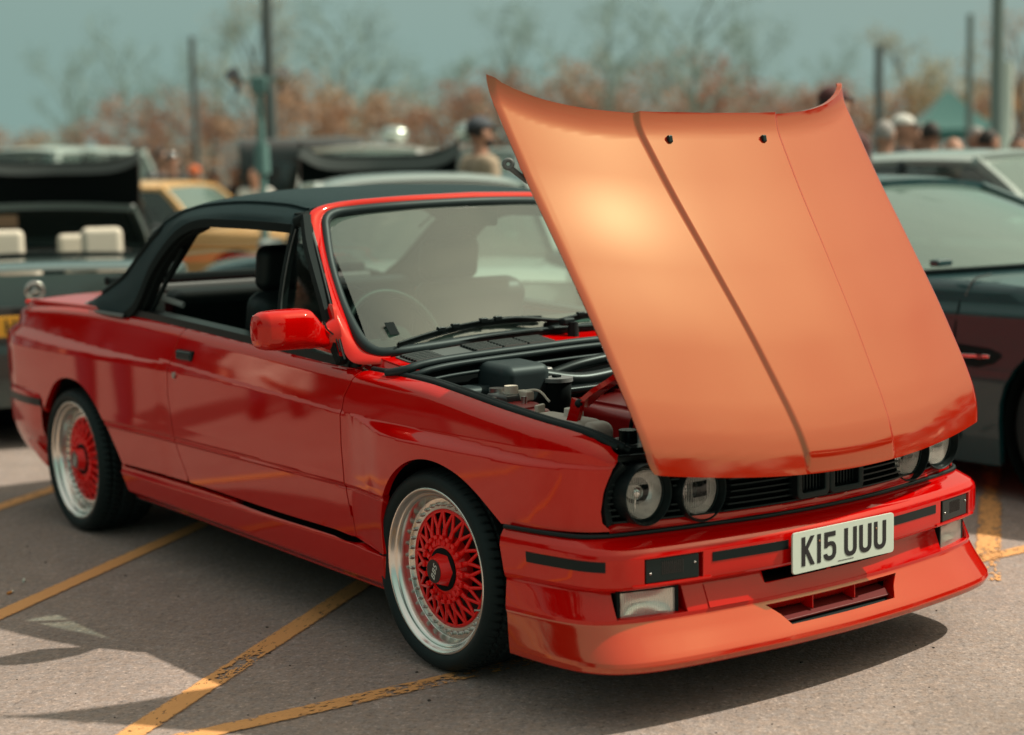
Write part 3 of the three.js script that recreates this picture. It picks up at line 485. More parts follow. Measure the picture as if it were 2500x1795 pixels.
// --- windscreen, pillars, cowl
{
  const loopHalf = [[0, .899, -.405], [.3, .894, -.402], [.5, .887, -.392], [.62, .881, -.398], [.675, .879, -.42], [.698, .893, -.455], [.698, .93, -.52], [.676, 1.02, -.64], [.645, 1.135, -.755], [.609, 1.235, -.84], [.592, 1.274, -.868], [.555, 1.295, -.885], [.49, 1.303, -.885], [.3, 1.314, -.85], [0, 1.320, -.825]];
  const loop = [...loopHalf, ...loopHalf.slice(1, -1).reverse().map(([x, y, z]) => [-x, y, z])];
  const ws = sub('windscreen', car);
  part('windscreen_seal', [tube(loop, 0.0175, 12, 260, true)], M.seal, ws);
  const bot = spl([[0, 0], [1, 1]]), bz = (x) => -.405 + 0.03 * x * x, by = (x) => .899 - .045 * x * x - .02 * x ** 4;
  const tz = (x) => -.825 - 0.24 * x * x, ty = (x) => 1.320 - .085 * x * x;
  part('windscreen_glass', grid((u, v) => { const a = 2 * u - 1, xb = a * .698, xt = a * .588, q = Math.sin(v * PI) * 0.012; return [lerp(xb, xt, v), lerp(by(xb), ty(xt), v) + q * 0.7, lerp(bz(xb) - 0.05 * Math.abs(a) ** 6, tz(xt) - 0.02 * Math.abs(a) ** 6, v) + q]; }, 40, 30), M.screen, ws);
  // red frame: from the seal outwards
  const outHalf = [[.690, .848, -.40], [.752, .852, -.45], [.762, .872, -.485], [.758, .906, -.513], [.738, 1.012, -.590], [.712, 1.101, -.673], [.680, 1.196, -.770], [.655, 1.258, -.843], [.640, 1.297, -.885], [.600, 1.314, -.907], [.52, 1.327, -.918], [.3, 1.341, -.885], [0, 1.348, -.865]];
  const inHalf = [[.64, .880, -.40], [.692, .882, -.43], [.703, .892, -.462], [.703, .915, -.505], [.690, .975, -.585], [.672, 1.04, -.662], [.643, 1.14, -.762], [.611, 1.237, -.842], [.597, 1.278, -.867], [.56, 1.297, -.884], [.49, 1.304, -.885], [.3, 1.315, -.85], [0, 1.321, -.825]];
  const ci = new THREE.CatmullRomCurve3(inHalf.map((p) => V3(-p[0], p[1], p[2]))), co = new THREE.CatmullRomCurve3(outHalf.map((p) => V3(-p[0], p[1], p[2])));
  const fr = grid((u, v) => { const i = u, a = ci.getPoint(i), b = co.getPoint(i), m = a.clone().lerp(b, v); const q = Math.sin(v * PI * 0.8) * 0.012; return [m.x - q * 0.5 * (1 - sstep(0.6, 0.9, u)), m.y + q * sstep(0.5, 0.9, u), m.z + q]; }, 90, 8);
  const fold = grid((u, v) => { const b = co.getPoint(u); return [b.x + 0.02 * v * (1 - sstep(0.6, 0.85, u)), b.y - 0.025 * v * sstep(0.6, 0.9, u), b.z - 0.018 * v]; }, 90, 2);
  both('windscreen_frame', [fr, fold], M.paint, ws);
  // cowl between screen and bonnet
  const cw = (x, z) => { const c = clamp((z + 0.41) / 0.17); return 0.893 - 0.045 * x * x - 0.022 * x ** 4 - 0.022 * c - 0.0 * c; };
  const cout = [[-0.69, -0.43], [-0.69, -0.30], [-0.66, -0.262], [-0.55, -0.25], [0, -0.24], [0.55, -0.25], [0.66, -0.262], [0.69, -0.30], [0.69, -0.43], [0.62, -0.405], [0.3, -0.40], [0, -0.402], [-0.3, -0.40], [-0.62, -0.405]];
  const cowl = part('cowl', panel({ outline: cout, P: (x, z) => [x, cw(x, z), z], step: [0.03, 0.02], th: 0.02, flip: true }), M.paint, car);
  const shelf = (s) => { const q = [[-0.762, .856, -.47], [-0.735, .835, -.40], [-0.71, .838, -.30], [-0.69, .845, -.262], [-0.66, .872, -.30], [-0.69, .868, -.43]]; };
  both('cowl_corner', grid((u, v) => { const z = lerp(-0.50, -0.20, u), xo = -(X(z, yTop(z)) - 0.004), yo = yTop(z), xi = -0.685, yi = cw(xi, Math.min(-0.25, Math.max(z, -0.43))); return [lerp(xo, xi, v), lerp(yo, yi, v) - 0.012 * Math.sin(PI * v), z]; }, 16, 8, true), M.paint, cowl);
  // vents: dark plate with slots
  const vp = (x, z) => [x, cw(x, z) + 0.004, z];
  const vent = sub('cowl_vent', car);
  part('vent_plate', panel({ outline: [[-0.655, -0.375], [-0.655, -0.30], [-0.63, -0.272], [-0.10, -0.268], [-0.10, -0.372]], P: vp, step: [0.03, 0.02], th: 0.006, flip: true }), M.ventGrey, vent);
  for (const [xa, xb] of [[-0.645, -0.545], [-0.42, -0.325], [-0.315, -0.225], [-0.215, -0.115]]) for (let k = 0; k < 6; k++) { const z = -0.361 + k * 0.0155; const p = along(xa, xb, 3, (x) => x).map(([x]) => [x, cw(x, z) + 0.0075, z]); part('vent_slot', strip(p, 0.0085, 0.006), M.dark, vent); part('vent_rib', strip(p.map(([x, y, zz]) => [x, y + 0.001, zz + 0.0075]), 0.0045, 0.005), M.ventGrey, vent); }
  // black scuttle in front of the glass
  part('scuttle_panel', grid((u, v) => { const x = lerp(-0.60, 0.60, u), s = 1 - Math.abs(2 * u - 1) ** 4; return [x, lerp(by(x), cw(x, -0.40), v) + 0.010 + 0.006 * s, lerp(-0.415, -0.375 - 0.025 * (1 - s), v)]; }, 40, 4), M.gloss, car);
  // rubber seals round the engine bay
  const s1 = [[-0.735, .832, -.30], [-0.715, .845, -.235], [-0.66, .858, -.222], [-0.55, .866, -.222], [-0.3, .874, -.218], [0, .880, -.212], [0.3, .874, -.218], [0.55, .866, -.222], [0.66, .858, -.222], [0.715, .845, -.235], [0.735, .832, -.30]];
  part('bonnet_seal', [tube(s1, 0.013, 10, 160), tube(s1.map(([x, y, z]) => [x * 0.975, y - 0.014, z + 0.026]), 0.010, 8, 160), tube(s1.slice(2, -2).map(([x, y, z]) => [x, y - 0.045, z + 0.03]), 0.006, 8, 120)], M.seal, car);
  part('firewall', [grid((u, v) => [lerp(-0.66, 0.66, u), lerp(0.86, 0.45, v), lerp(-0.225, -0.25, v)], 4, 4)], M.dark, car);
  const fs = along(-0.40, 0.645, 40, (z) => z).map(([z]) => [-(X(z, yTop(z)) - 0.008), yTop(z) - 0.001, z]);
  both('wing_seal', [tube(fs.map(([x, y, z]) => [x + 0.004, y + 0.002, z]), 0.0105, 8, 160), tube(fs.map(([x, y, z]) => [x + 0.027, y - 0.001, z]), 0.0115, 8, 160), tube(fs.map(([x, y, z]) => [x + 0.048, y - 0.012, z]), 0.0085, 8, 160)], M.rubber, car);
  both('inner_wing', [grid((u, v) => { const z = lerp(-0.30, 0.60, u), x = -(X(z, yTop(z)) - 0.02); return [lerp(x, x + 0.05, v), lerp(yTop(z) - 0.006, 0.62, v), z]; }, 20, 3), grid((u, v) => { const z = lerp(-0.30, 0.52, u), x = -(X(z, yTop(z)) - 0.07); return [lerp(x, -0.42, v), lerp(0.64, 0.60, v), z]; }, 16, 4), at(box(0.02, 0.36, 0.9), -0.44, 0.42, 0.15)], M.innerRed, car);
}
// --- door-window frames, mirrors, wipers
{
  const post = [[-.655, 1.290, -.885], [-.692, 1.202, -.805], [-.722, 1.110, -.713], [-.745, 1.020, -.629], [-.764, .905, -.545], [-.764, .85, -.505]];
  const bars = [strip(post, 0.028, 0.030, [1, 0, 0]), strip([[-.668, 1.262, -.925], [-.690, 1.183, -.928], [-.715, 1.102, -.922], [-.735, 1.005, -.918], [-.745, .90, -.915]], 0.018, 0.026, [1, 0, 0])];
  both('quarter_light_frame', [...bars, bar([-.665, 1.270, -.925], [-.650, 1.290, -.875], 0.02)], M.matBlack, car);
  both('frame_edge', [tube([[-.764, .862, -.49], [-.762, .906, -.516], [-.742, 1.012, -.594], [-.716, 1.101, -.677], [-.684, 1.196, -.774], [-.659, 1.258, -.847], [-.648, 1.29, -.876]], 0.0035, 6, 40)], M.grey, car);
  both('divider_edge', [tube([[-.676, 1.25, -.918], [-.698, 1.183, -.920], [-.723, 1.102, -.914], [-.744, 1.005, -.910], [-.752, .91, -.907]], 0.003, 6, 30)], M.grey, car);
  both('quarter_light', grid((u, v) => { const a = [lerp(-.750, -.665, v), lerp(.86, 1.265, v), lerp(-.55, -.895, v)], b = [lerp(-.742, -.672, v), lerp(.90, 1.255, v), lerp(-.905, -.915, v)]; return [lerp(a[0], b[0], u), lerp(a[1], b[1], u), lerp(a[2], b[2], u)]; }, 4, 8), M.glass, car);
  // mirror: shell lofted outwards along x
  const secs = [[-1.03, .962, -.572, .030, .026], [-1.022, .961, -.570, .048, .042], [-1.0, .961, -.566, .058, .055], [-.95, .961, -.562, .0615, .062], [-.89, .961, -.56, .062, .062], [-.86, .958, -.56, .061, .058], [-.84, .950, -.56, .053, .050], [-.82, .940, -.56, .043, .038], [-.797, .930, -.56, .033, .026], [-.775, .926, -.56, .030, .022]];
  const f = [1, 2, 3, 4].map((k) => spl(secs.map((s) => [s[0], s[k]])));
  const sh = grid((u, v) => { const x = secs[Math.min(secs.length - 2, Math.floor(v * (secs.length - 1)))][0], i = Math.min(secs.length - 2, Math.floor(v * (secs.length - 1))), xx = lerp(secs[i][0], secs[i + 1][0], v * (secs.length - 1) - i), a = u * 2 * PI, c = Math.cos(a), s = Math.sin(a), e = 0.55; const y = f[0](xx) + Math.sign(s) * Math.abs(s) ** e * f[2](xx), zz = f[1](xx) + Math.sign(c) * Math.abs(c) ** 0.7 * f[3](xx) * (c > 0 ? 1 : 0.75); return [xx, y, zz]; }, 48, 36);
  const cap = grid((u, v) => { const a = u * 2 * PI, c = Math.cos(a), s = Math.sin(a), q = secs[0]; return [q[0] - 0.004 * (1 - v), q[1] + v * Math.sign(s) * Math.abs(s) ** 0.55 * q[3], q[2] + v * Math.sign(c) * Math.abs(c) ** 0.7 * q[4] * (c > 0 ? 1 : 0.75)]; }, 48, 4);
  const base = panel({ outline: [[-.50, .872], [-.535, .93], [-.56, .995], [-.575, 1.022], [-.595, 1.026], [-.61, 1.0], [-.645, .93], [-.66, .885]], P: (z, y) => [-(0.768 - 0.16 * (y - 0.88)) - 0.006, y, z], step: [0.02, 0.02], th: 0.012 });
  const foot = grid((u, v) => { const a = u * 2 * PI, r = lerp(1, 1.0, v); return [lerp(-.80, -.755, v), lerp(.925, .93, v) + Math.sin(a) * lerp(.03, .055, v), lerp(-.56, -.57, v) + Math.cos(a) * lerp(.02, .05, v)]; }, 24, 6);
  for (const k of [0, 1]) {
    const m = sub('door_mirror', car), g = (q) => (k ? mirX(q) : q);
    part('mirror_shell', g(merge([sh, cap])), M.paint, m); part('mirror_base', g(merge([base, foot])), M.paint, m);
    part('mirror_glass', g(at(rbox(0.15, 0.09, 0.004, 0.002), -0.935, .961, -.612)), M.chrome, m);
    part('base_gap', g(strip([[-.772, .885, -.505], [-.772, .93, -.532], [-.80, .955, -.53], [-.80, .975, -.545]], 0.004, 0.004)), M.dark, m);
  }
  // wipers: arm and blade
  const wiper = (px, tx, dir) => {
    const w = sub('wiper', car), P = (x, l) => [x, 0.899 - 0.045 * x * x + 0.014 + l, -0.40 + 0.03 * x * x - l * 0.95];
    const tip = P(tx, 0.012), mid = P(lerp(px, tx, 0.52), 0.034), piv = [px, 0.905, -0.345];
    part('wiper_arm', [tube([piv, [px - 0.005, 0.93, -0.36], [px - 0.05 * dir, 0.936, -0.392], [lerp(px, tx, 0.3), mid[1] + 0.008, mid[2] + 0.012], mid], 0.0065, 8, 30), at(cyl(0.016, 0.02, 0.05, 14), px, 0.905, -0.345), at(rbox(0.05, 0.026, 0.03, 0.008), px - 0.012 * dir, 0.930, -0.362)], M.rubber, w);
    const bl = []; for (let k = 0; k <= 10; k++) { const s = k / 10, x = lerp(tx - 0.035 * dir, lerp(px, tx, 0.12), s); bl.push(P(x, 0.004 + 0.028 * Math.sin(s * PI * 0.72))); }
    part('wiper_blade', [strip(bl, 0.007, 0.016), tube(bl.map(([x, y, z]) => [x, y + 0.01, z + 0.006]), 0.004, 6, 40)], M.rubber, w);
    for (const s of [0.28, 0.42, 0.56, 0.72]) { const i = Math.round(s * 10), b = bl[i]; part('blade_clip', at(rbox(0.03, 0.014, 0.014, 0.003), b[0], b[1] + 0.012, b[2] + 0.006), M.trim, w); }
  };
  wiper(0.02, -0.60, 1); wiper(0.56, -0.02, 1);
}
// --- soft top: hoops from the header back to the deck, each from the middle (u = 0) to the car's side (u = 1)
{
  const H = [
    [[0, 1.352, -.885], [.3, 1.346, -.902], [.52, 1.328, -.935], [.60, 1.312, -.948], [.645, 1.286, -.95], [.668, 1.262, -.952]],
    [[0, 1.372, -1.05], [.3, 1.366, -1.06], [.53, 1.345, -1.07], [.605, 1.328, -1.075], [.658, 1.296, -1.075], [.680, 1.268, -1.07]],
    [[0, 1.385, -1.35], [.3, 1.378, -1.35], [.53, 1.356, -1.35], [.61, 1.337, -1.35], [.665, 1.303, -1.345], [.688, 1.274, -1.34]],
    [[0, 1.382, -1.60], [.3, 1.374, -1.61], [.53, 1.35, -1.61], [.61, 1.328, -1.61], [.668, 1.293, -1.61], [.692, 1.268, -1.61]],
    [[0, 1.370, -1.80], [.3, 1.36, -1.81], [.53, 1.334, -1.81], [.615, 1.308, -1.80], [.675, 1.265, -1.78], [.702, 1.224, -1.755]],
    [[0, 1.34, -1.99], [.3, 1.33, -2.0], [.53, 1.302, -2.0], [.615, 1.268, -1.98], [.69, 1.18, -1.93], [.722, 1.105, -1.92]],
    [[0, 1.27, -2.16], [.3, 1.262, -2.17], [.53, 1.238, -2.16], [.62, 1.20, -2.14], [.715, 1.05, -2.06], [.744, .955, -2.04]],
    [[0, 1.12, -2.40], [.3, 1.116, -2.40], [.53, 1.10, -2.38], [.63, 1.06, -2.35], [.715, .975, -2.25], [.746, .905, -2.16]],
    [[0, .99, -2.66], [.3, .988, -2.66], [.53, .98, -2.63], [.65, .965, -2.56], [.715, .935, -2.46], [.735, .905, -2.36]],
    [[0, .935, -2.80], [.3, .934, -2.80], [.53, .93, -2.76], [.655, .925, -2.68], [.70, .915, -2.60], [.715, .905, -2.52]],
  ];
  const rows = H.map((h) => new THREE.CatmullRomCurve3(h.map((p) => V3(...p)), false, 'catmullrom', 0.4));
  const nU = 40, tab = Array.from({ length: nU + 1 }, (_, i) => new THREE.CatmullRomCurve3(rows.map((r) => r.getPoint(i / nU)), false, 'catmullrom', 0.45));
  const half = (sx, u0 = 0, u1 = 1, v0 = 0, v1 = 1) => grid((uu, vv) => { const u = lerp(u0, u1, uu), v = lerp(v0, v1, vv); const i = Math.min(nU - 1, Math.floor(u * nU)), f = u * nU - i, a = tab[i].getPoint(v), b = tab[i + 1].getPoint(v); const w = 0.0025 * Math.sin(v * 60 + u * 9) * Math.sin(u * 14 + v * 11) * sstep(0.35, 0.8, v); return [sx * lerp(a.x, b.x, f), lerp(a.y, b.y, f) + w, lerp(a.z, b.z, f)]; }, Math.ceil(nU * (u1 - u0)), Math.ceil(90 * (v1 - v0)), sx < 0);
  const UW = 0.66, VA = 5.2 / 9, VB = 7.75 / 9;
  const top = sub('soft_top', car);
  part('canopy', SG.flatMap((q) => [half(q, 0, 1, 0, VA), half(q, 0, 1, VB, 1), half(q, UW, 1, VA, VB)]), M.fabric, top);
  part('rear_window', SG.map((q) => half(q, 0, UW, VA, VB)), M.glass, top);
  { const ring = []; const pt = (q, u, v) => { const i = Math.min(nU - 1, Math.floor(u * nU)), f = u * nU - i, p = tab[i].getPoint(v).lerp(tab[i + 1].getPoint(v), f); return [q * p.x, p.y, p.z]; };
    for (let k = -8; k <= 8; k++) ring.push(pt(Math.sign(k) || 1, Math.abs(k) / 8 * UW, VA)); for (let k = 1; k <= 8; k++) ring.push(pt(1, UW, lerp(VA, VB, k / 8))); for (let k = 7; k >= -8; k--) ring.push(pt(Math.sign(k) || 1, Math.abs(k) / 8 * UW, VB)); for (let k = 7; k >= 1; k--) ring.push(pt(-1, UW, lerp(VA, VB, k / 8)));
    part('rear_window_frame', tube(ring, 0.012, 8, 200, true), M.matBlack, top); }
  both('seam', [tube(rows.slice(0, 7).map((r) => { const p = r.getPoint(0.62); return [-p.x - 0.002, p.y + 0.003, p.z]; }), 0.0045, 6, 80)], M.fabric, top);
  const edge = rows.slice(0, 8).map((r) => r.getPoint(1));
  both('window_seal', [strip(edge.map((p) => [-p.x + 0.012, p.y - 0.012, p.z]), 0.03, 0.03, [1, 0, 0], false, 60), strip(edge.slice(3, 8).map((p, i) => [-p.x + 0.035, p.y - 0.012, p.z + 0.018]), 0.03, 0.03, [1, 0, 0], false, 40)], M.matBlack, top);
  both('roof_linkage', [bar([-.66, 1.17, -1.78], [-.70, .93, -1.98], 0.009), bar([-.63, 1.25, -1.70], [-.63, 1.05, -1.98], 0.014)], M.matBlack, top);
  part('header_rail', [strip([[-.64, 1.285, -.955], [-.5, 1.312, -.945], [0, 1.335, -.905], [.5, 1.312, -.945], [.64, 1.285, -.955]], 0.06, 0.03)], M.matBlack, top);
  const rim = H[9].map((p) => [-p[0], p[1] - 0.006, p[2] - 0.006]).reverse(); const base = [[-.752, .902, -2.12], [-.75, .902, -2.25], [-.74, .902, -2.38], ...rim];
  both('canopy_base_trim', [tube(base, 0.009, 8, 80)], M.grey, top);
}
// --- boot, rear end
{
  const deck = (x, z) => { const a = Math.abs(x) / 0.74; return 0.935 - 0.02 * a ** 4 - 0.05 * sstep(-3.1, -3.46, z) - 0.01 * (z < -2.7 ? 1 : 0) * 0; };
  part('boot_lid', panel({ outline: [[-.69, -2.5], [-.715, -2.9], [-.71, -3.2], [-.64, -3.38], [-.4, -3.43], [0, -3.45], [.4, -3.43], [.64, -3.38], [.71, -3.2], [.715, -2.9], [.69, -2.5]], P: (x, z) => [x, deck(x, z), z], step: [0.05, 0.03], th: 0.03, flip: true }), M.paint, car);
  both('deck_side', grid((u, v) => { const z = lerp(-2.2, -3.36, u), yo = yTop(z), xo = -(X(z, yo) - 0.003), xi = Math.max(xo + 0.004, -0.71), yi = deck(xi, z) - 0.002; return [lerp(xo, xi, v), lerp(yo, yi, v) + 0.010 * Math.sin(PI * v), z]; }, 30, 6, true), M.paint, car);
  part('tail_panel', grid((u, v) => { const x = lerp(-.66, .66, u); return [x, lerp(.56, .90, v), -3.42 + 0.06 * Math.abs(x / .66) ** 3 - 0.02 * v]; }, 30, 8), M.paint, car);
  both('tail_lamp', at(rbox(.26, .13, .03, .01), -.5, .73, -3.415, 0, 0.12), phys(.3, .01, .01, .15), car);
  const rp = [[-.812, -2.84], [-.818, -2.95], [-.81, -3.1], [-.785, -3.25], [-.73, -3.37], [-.6, -3.45], [-.3, -3.49], [0, -3.5]];
  const cr = new THREE.CatmullRomCurve3([...rp, ...rp.slice(0, -1).reverse().map(([x, z]) => [-x, z])].map(([x, z]) => V3(x, 0, z)));
  const prof = [[.556, .03], [.55, .0], [.535, -.012], [.50, -.014], [.41, -.012], [.36, 0], [.29, .03], [.255, .05]];
  const py = spl(prof.map((p, i) => [i, -p[0]])), pi = spl(prof.map((p, i) => [i, p[1]]));
  const rb = sub('rear_bumper', car);
  part('bumper_bar', grid((u, v) => { const p = cr.getPoint(u), t = cr.getTangent(u), k = v * 7, n = V3(-t.z, 0, t.x); const d = pi(k); return [p.x - n.x * -d, -py(k), p.z - n.z * -d]; }, 120, 24), M.paint, rb);
  const strip1 = Array.from({ length: 60 }, (_, i) => { const p = cr.getPoint(i / 59), t = cr.getTangent(i / 59), n = V3(-t.z, 0, t.x); return [p.x - n.x * 0.015, 0.505, p.z - n.z * 0.015]; });
  part('bumper_strip', strip(strip1, 0.006, 0.03), M.trim, rb);
  part('bumper_seal', tube(Array.from({ length: 60 }, (_, i) => { const p = cr.getPoint(i / 59), t = cr.getTangent(i / 59), n = V3(-t.z, 0, t.x); return [p.x + n.x * 0.008, 0.557, p.z + n.z * 0.008]; }), 0.007, 6, 120), M.trim, rb);
  both('rear_valance_fin', strip([[-.792, .335, -3.06], [-.80, .285, -2.94], [-.802, .255, -2.84]], .014, .05, [0, 1, 0]), M.paint, rb);
}
// --- cabin
{
  const cab = sub('cabin', car);
  part('floor_tub', [at(box(1.3, .02, 1.9), 0, .33, -1.35), at(box(1.36, .3, .03), 0, .6, -.62), at(box(1.3, .5, .04), 0, .62, -2.3)], M.matBlack, cab);
  both('door_card', [at(rbox(.05, .46, 1.2, .02), -.715, .60, -1.05), at(rbox(.05, .40, .55, .02), -.70, .64, -1.92)], M.leather, cab);
  both('door_card_top', [at(rbox(.05, .05, 1.15, .02), -.715, .835, -1.05), at(rbox(.06, .05, .6, .02), -.705, .862, -1.9)], M.leather, cab);
  const gp = part('grey_door_insert', at(rbox(.012, .11, 1.75, .004), .685, .765, -1.45), M.grey, cab);
  part('parcel_shelf', [at(rbox(1.2, .06, .3, .02), 0, .84, -2.34)], M.leather, cab);
  part('dashboard', [at(rbox(1.32, .16, .34, .06, 4), 0, .80, -.62), at(rbox(.4, .07, .2, .03), .36, .88, -.68)], M.leather, cab);
  const seat = (x, z) => { const s = sub('seat', car); part('seat_cushion', at(rbox(.48, .16, .52, .06, 4), x, .44, z + .1), M.leather, s); part('backrest', at(rbox(.48, .60, .15, .06, 4), x, .72, z - .24, .22), M.leather, s); part('headrest', at(rbox(.26, .17, .09, .04, 4), x, 1.09, z - .33, .15), M.leather, s); };
  seat(-.36, -1.20); seat(.36, -1.20);
  part('rear_bench', [at(rbox(1.14, .16, .46, .06, 4), 0, .44, -1.95), at(rbox(1.14, .52, .14, .05, 4), 0, .735, -2.16, .2)], M.leather, cab);
  part('steering_wheel', [at(new THREE.TorusGeometry(.18, .014, 10, 40), -.36, .86, -.83, -.42), at(cyl(.05, .06, .05, 20), -.36, .86, -.82, PI / 2 - .42), bar([-.36, .86, -.82], [-.36, .78, -.62], .03), at(box(.34, .03, .01), -.36, .86, -.825, -.42)], M.leather, cab);
  part('belt_guide', [at(rbox(.10, .10, .012, .004), -.655, .935, -2.06, 0, .3), tube([[-.69, .985, -2.12], [-.64, .965, -1.98], [-.60, .945, -1.92]], .012, 8, 12), at(rbox(.05, .012, .16, .004), -.65, .885, -1.86, 0, .2)], std(.42, .46, .45, .45), cab);
  part('window_winder_guide', at(rbox(.02, .03, .16, .008), -.70, .88, -1.55, 0, .05), M.grey, cab);
  const rv = sub('rear_view_mirror', car); part('mirror_body', at(rbox(.21, .055, .025, .01), 0, 1.262, -.865, .1), M.gloss, rv);
  part('tax_disc', at(rbox(.035, .05, .002, .001), -.60, .945, -.475, -.75), M.dark, cab);
  part('hood_lining', at(rbox(1.2, .035, .03, .01), 0, .975, -2.50), M.grey, cab); part('hood_well', at(rbox(1.24, .035, .05, .01), 0, 1.012, -2.585), M.matBlack, cab); part('lining_panel', at(box(1.2, .10, .01), 0, .905, -2.46), M.grey, cab);
}
// --- engine bay, the part that shows under the bonnet
{
  const eb = sub('engine_bay', car);
  part('blower_box', [at(rbox(.17, .13, .17, .03, 3), -.39, .785, -.135, .05), at(rbox(.30, .08, .10, .02, 3), -.50, .745, -.175)], blk(.028, .5), eb);
  const br = sub('brake_reservoir', car);
  part('reservoir_body', at(rbox(.08, .05, .10, .012), -.52, .755, .0), std(.05, .06, .06, .3), br);
  part('reservoir_cap', at(cyl(.02, .022, .025, 20), -.515, .790, .02), M.cream, br); part('cap_ring', at(cyl(.024, .024, .012, 20), -.525, .786, -.035), M.bolt, br);
  part('brake_pipe', [tube([[-.50, .785, .04], [-.47, .79, .09], [-.46, .76, .13]], .004, 6, 16), at(rbox(.03, .03, .05, .006), -.49, .775, .055)], M.cream, br);
  part('strut_tower', [at(cyl(.085, .10, .12, 32), -.575, .70, .09), at(rbox(.16, .08, .2, .02), -.60, .715, .12, 0, .2)], M.redBay, eb);
  part('tower_stripe', at(rbox(.045, .07, .012, .004), -.555, .735, .205, 0, .4), M.cream, eb);
  part('strut_bolt', [at(cyl(.008, .008, .02, 8), -.53, .77, .10), at(cyl(.008, .008, .02, 8), -.60, .77, .05)], M.bolt, eb);
  const ps = sub('steering_reservoir', car); part('reservoir_body', at(cyl(.045, .04, .12, 28), -.285, .732, -.055), M.dark, ps); part('reservoir_cap', at(cyl(.05, .05, .012, 32), -.285, .794, -.055), std(.16, .18, .18, .4), ps); part('cap_knob', at(rbox(.022, .01, .022, .003), -.285, .803, -.055), M.dark, ps);
  part('rocker_cover', [at(rbox(.36, .10, .66, .025, 3), -.06, .685, .0, .02, 0, .10), at(rbox(.42, .04, .70, .015, 3), -.075, .628, .02, .02, 0, .10), at(rbox(.14, .04, .60, .015, 3), .06, .742, -.02, .02)], M.redBay, eb);
  for (const x of [-.20, -.06]) part('cover_rib', at(rbox(.008, .012, .60, .003), x, .738 + (x + .06) * .1, .0, .02), M.redBay, eb);
  for (let k = 0; k < 8; k++) part('intake_rib', at(rbox(.30, .016, .014, .004), -.30, .60, .18 + k * .034, 0, 0, .06), M.redBay, eb);
  for (const [x, y, z] of [[-.44, .655, .30], [-.43, .64, .36], [-.42, .63, .41]]) part('terminal', at(cyl(.011, .011, .03, 12), x, y, z, 0, 0, PI / 2), M.bolt, eb);
  part('engine_block', at(box(.5, .2, .7), -.05, .52, .05), M.dark, eb);
  part('hose', [tube([[-.22, .79, -.17], [-.10, .815, -.16], [.06, .83, -.15], [.25, .835, -.14]], .019, 12, 30), tube([[-.30, .80, -.12], [-.15, .775, -.10], [.05, .79, -.09], [.3, .80, -.08]], .024, 12, 30), at(rbox(.7, .02, .12, .008), .05, .755, -.10)], M.trim, eb);
  part('hose_clip', [at(cyl(.03, .03, .016, 16), .06, .83, -.15, 0, 0, PI / 2 - .1), at(rbox(.05, .04, .04, .01), -.25, .80, -.16), at(rbox(.05, .05, .05, .012), .16, .85, -.13)], std(.12, .14, .14, .35), eb);
  const wt = sub('washer_tank', car); part('tank_body', [at(rbox(.10, .12, .24, .03, 4), -.575, .695, .345), at(rbox(.095, .12, .07, .03, 4), -.565, .69, .46)], std(.46, .42, .36, .45), wt);
  part('tank_cap', at(cyl(.026, .028, .022, 24), -.555, .763, .355), std(.6, .57, .5, .4), wt);
  part('prop_bracket', strip([[-.61, .655, .40], [-.607, .72, .405], [-.60, .79, .425], [-.598, .81, .428]], .012, .042, [0, 0, 1]), M.paint, eb);
  part('prop_arm', strip([[-.585, .795, .43], [-.56, .835, .47], [-.545, .872, .53], [-.52, .915, .57]], .014, .040, [1, 0, 0]), M.paint, eb);
  part('prop_bolt', at(new THREE.SphereGeometry(.012, 12, 8), -.603, .80, .437), M.rubber, eb);
  part('radiator_support', [at(rbox(1.0, .06, .05, .01), 0, .655, .50), at(rbox(.5, .03, .16, .01), -.32, .665, .43, 0, .15)], M.gloss, eb);
  part('radiator_cap', [at(cyl(.026, .028, .035, 22), -.462, .695, .475), at(cyl(.027, .027, .006, 22), -.462, .715, .475)], M.gloss, eb);
  part('cable', [tube([[-.36, .66, .36], [-.36, .73, .38], [-.33, .755, .41], [-.29, .74, .45]], .006, 6, 20), tube([[-.34, .66, .40], [-.32, .70, .42], [-.29, .735, .44]], .005, 6, 16)], M.dark, eb);
  part('bay_floor', at(box(1.2, .02, 1.0), 0, .42, .12), M.dark, eb);
}
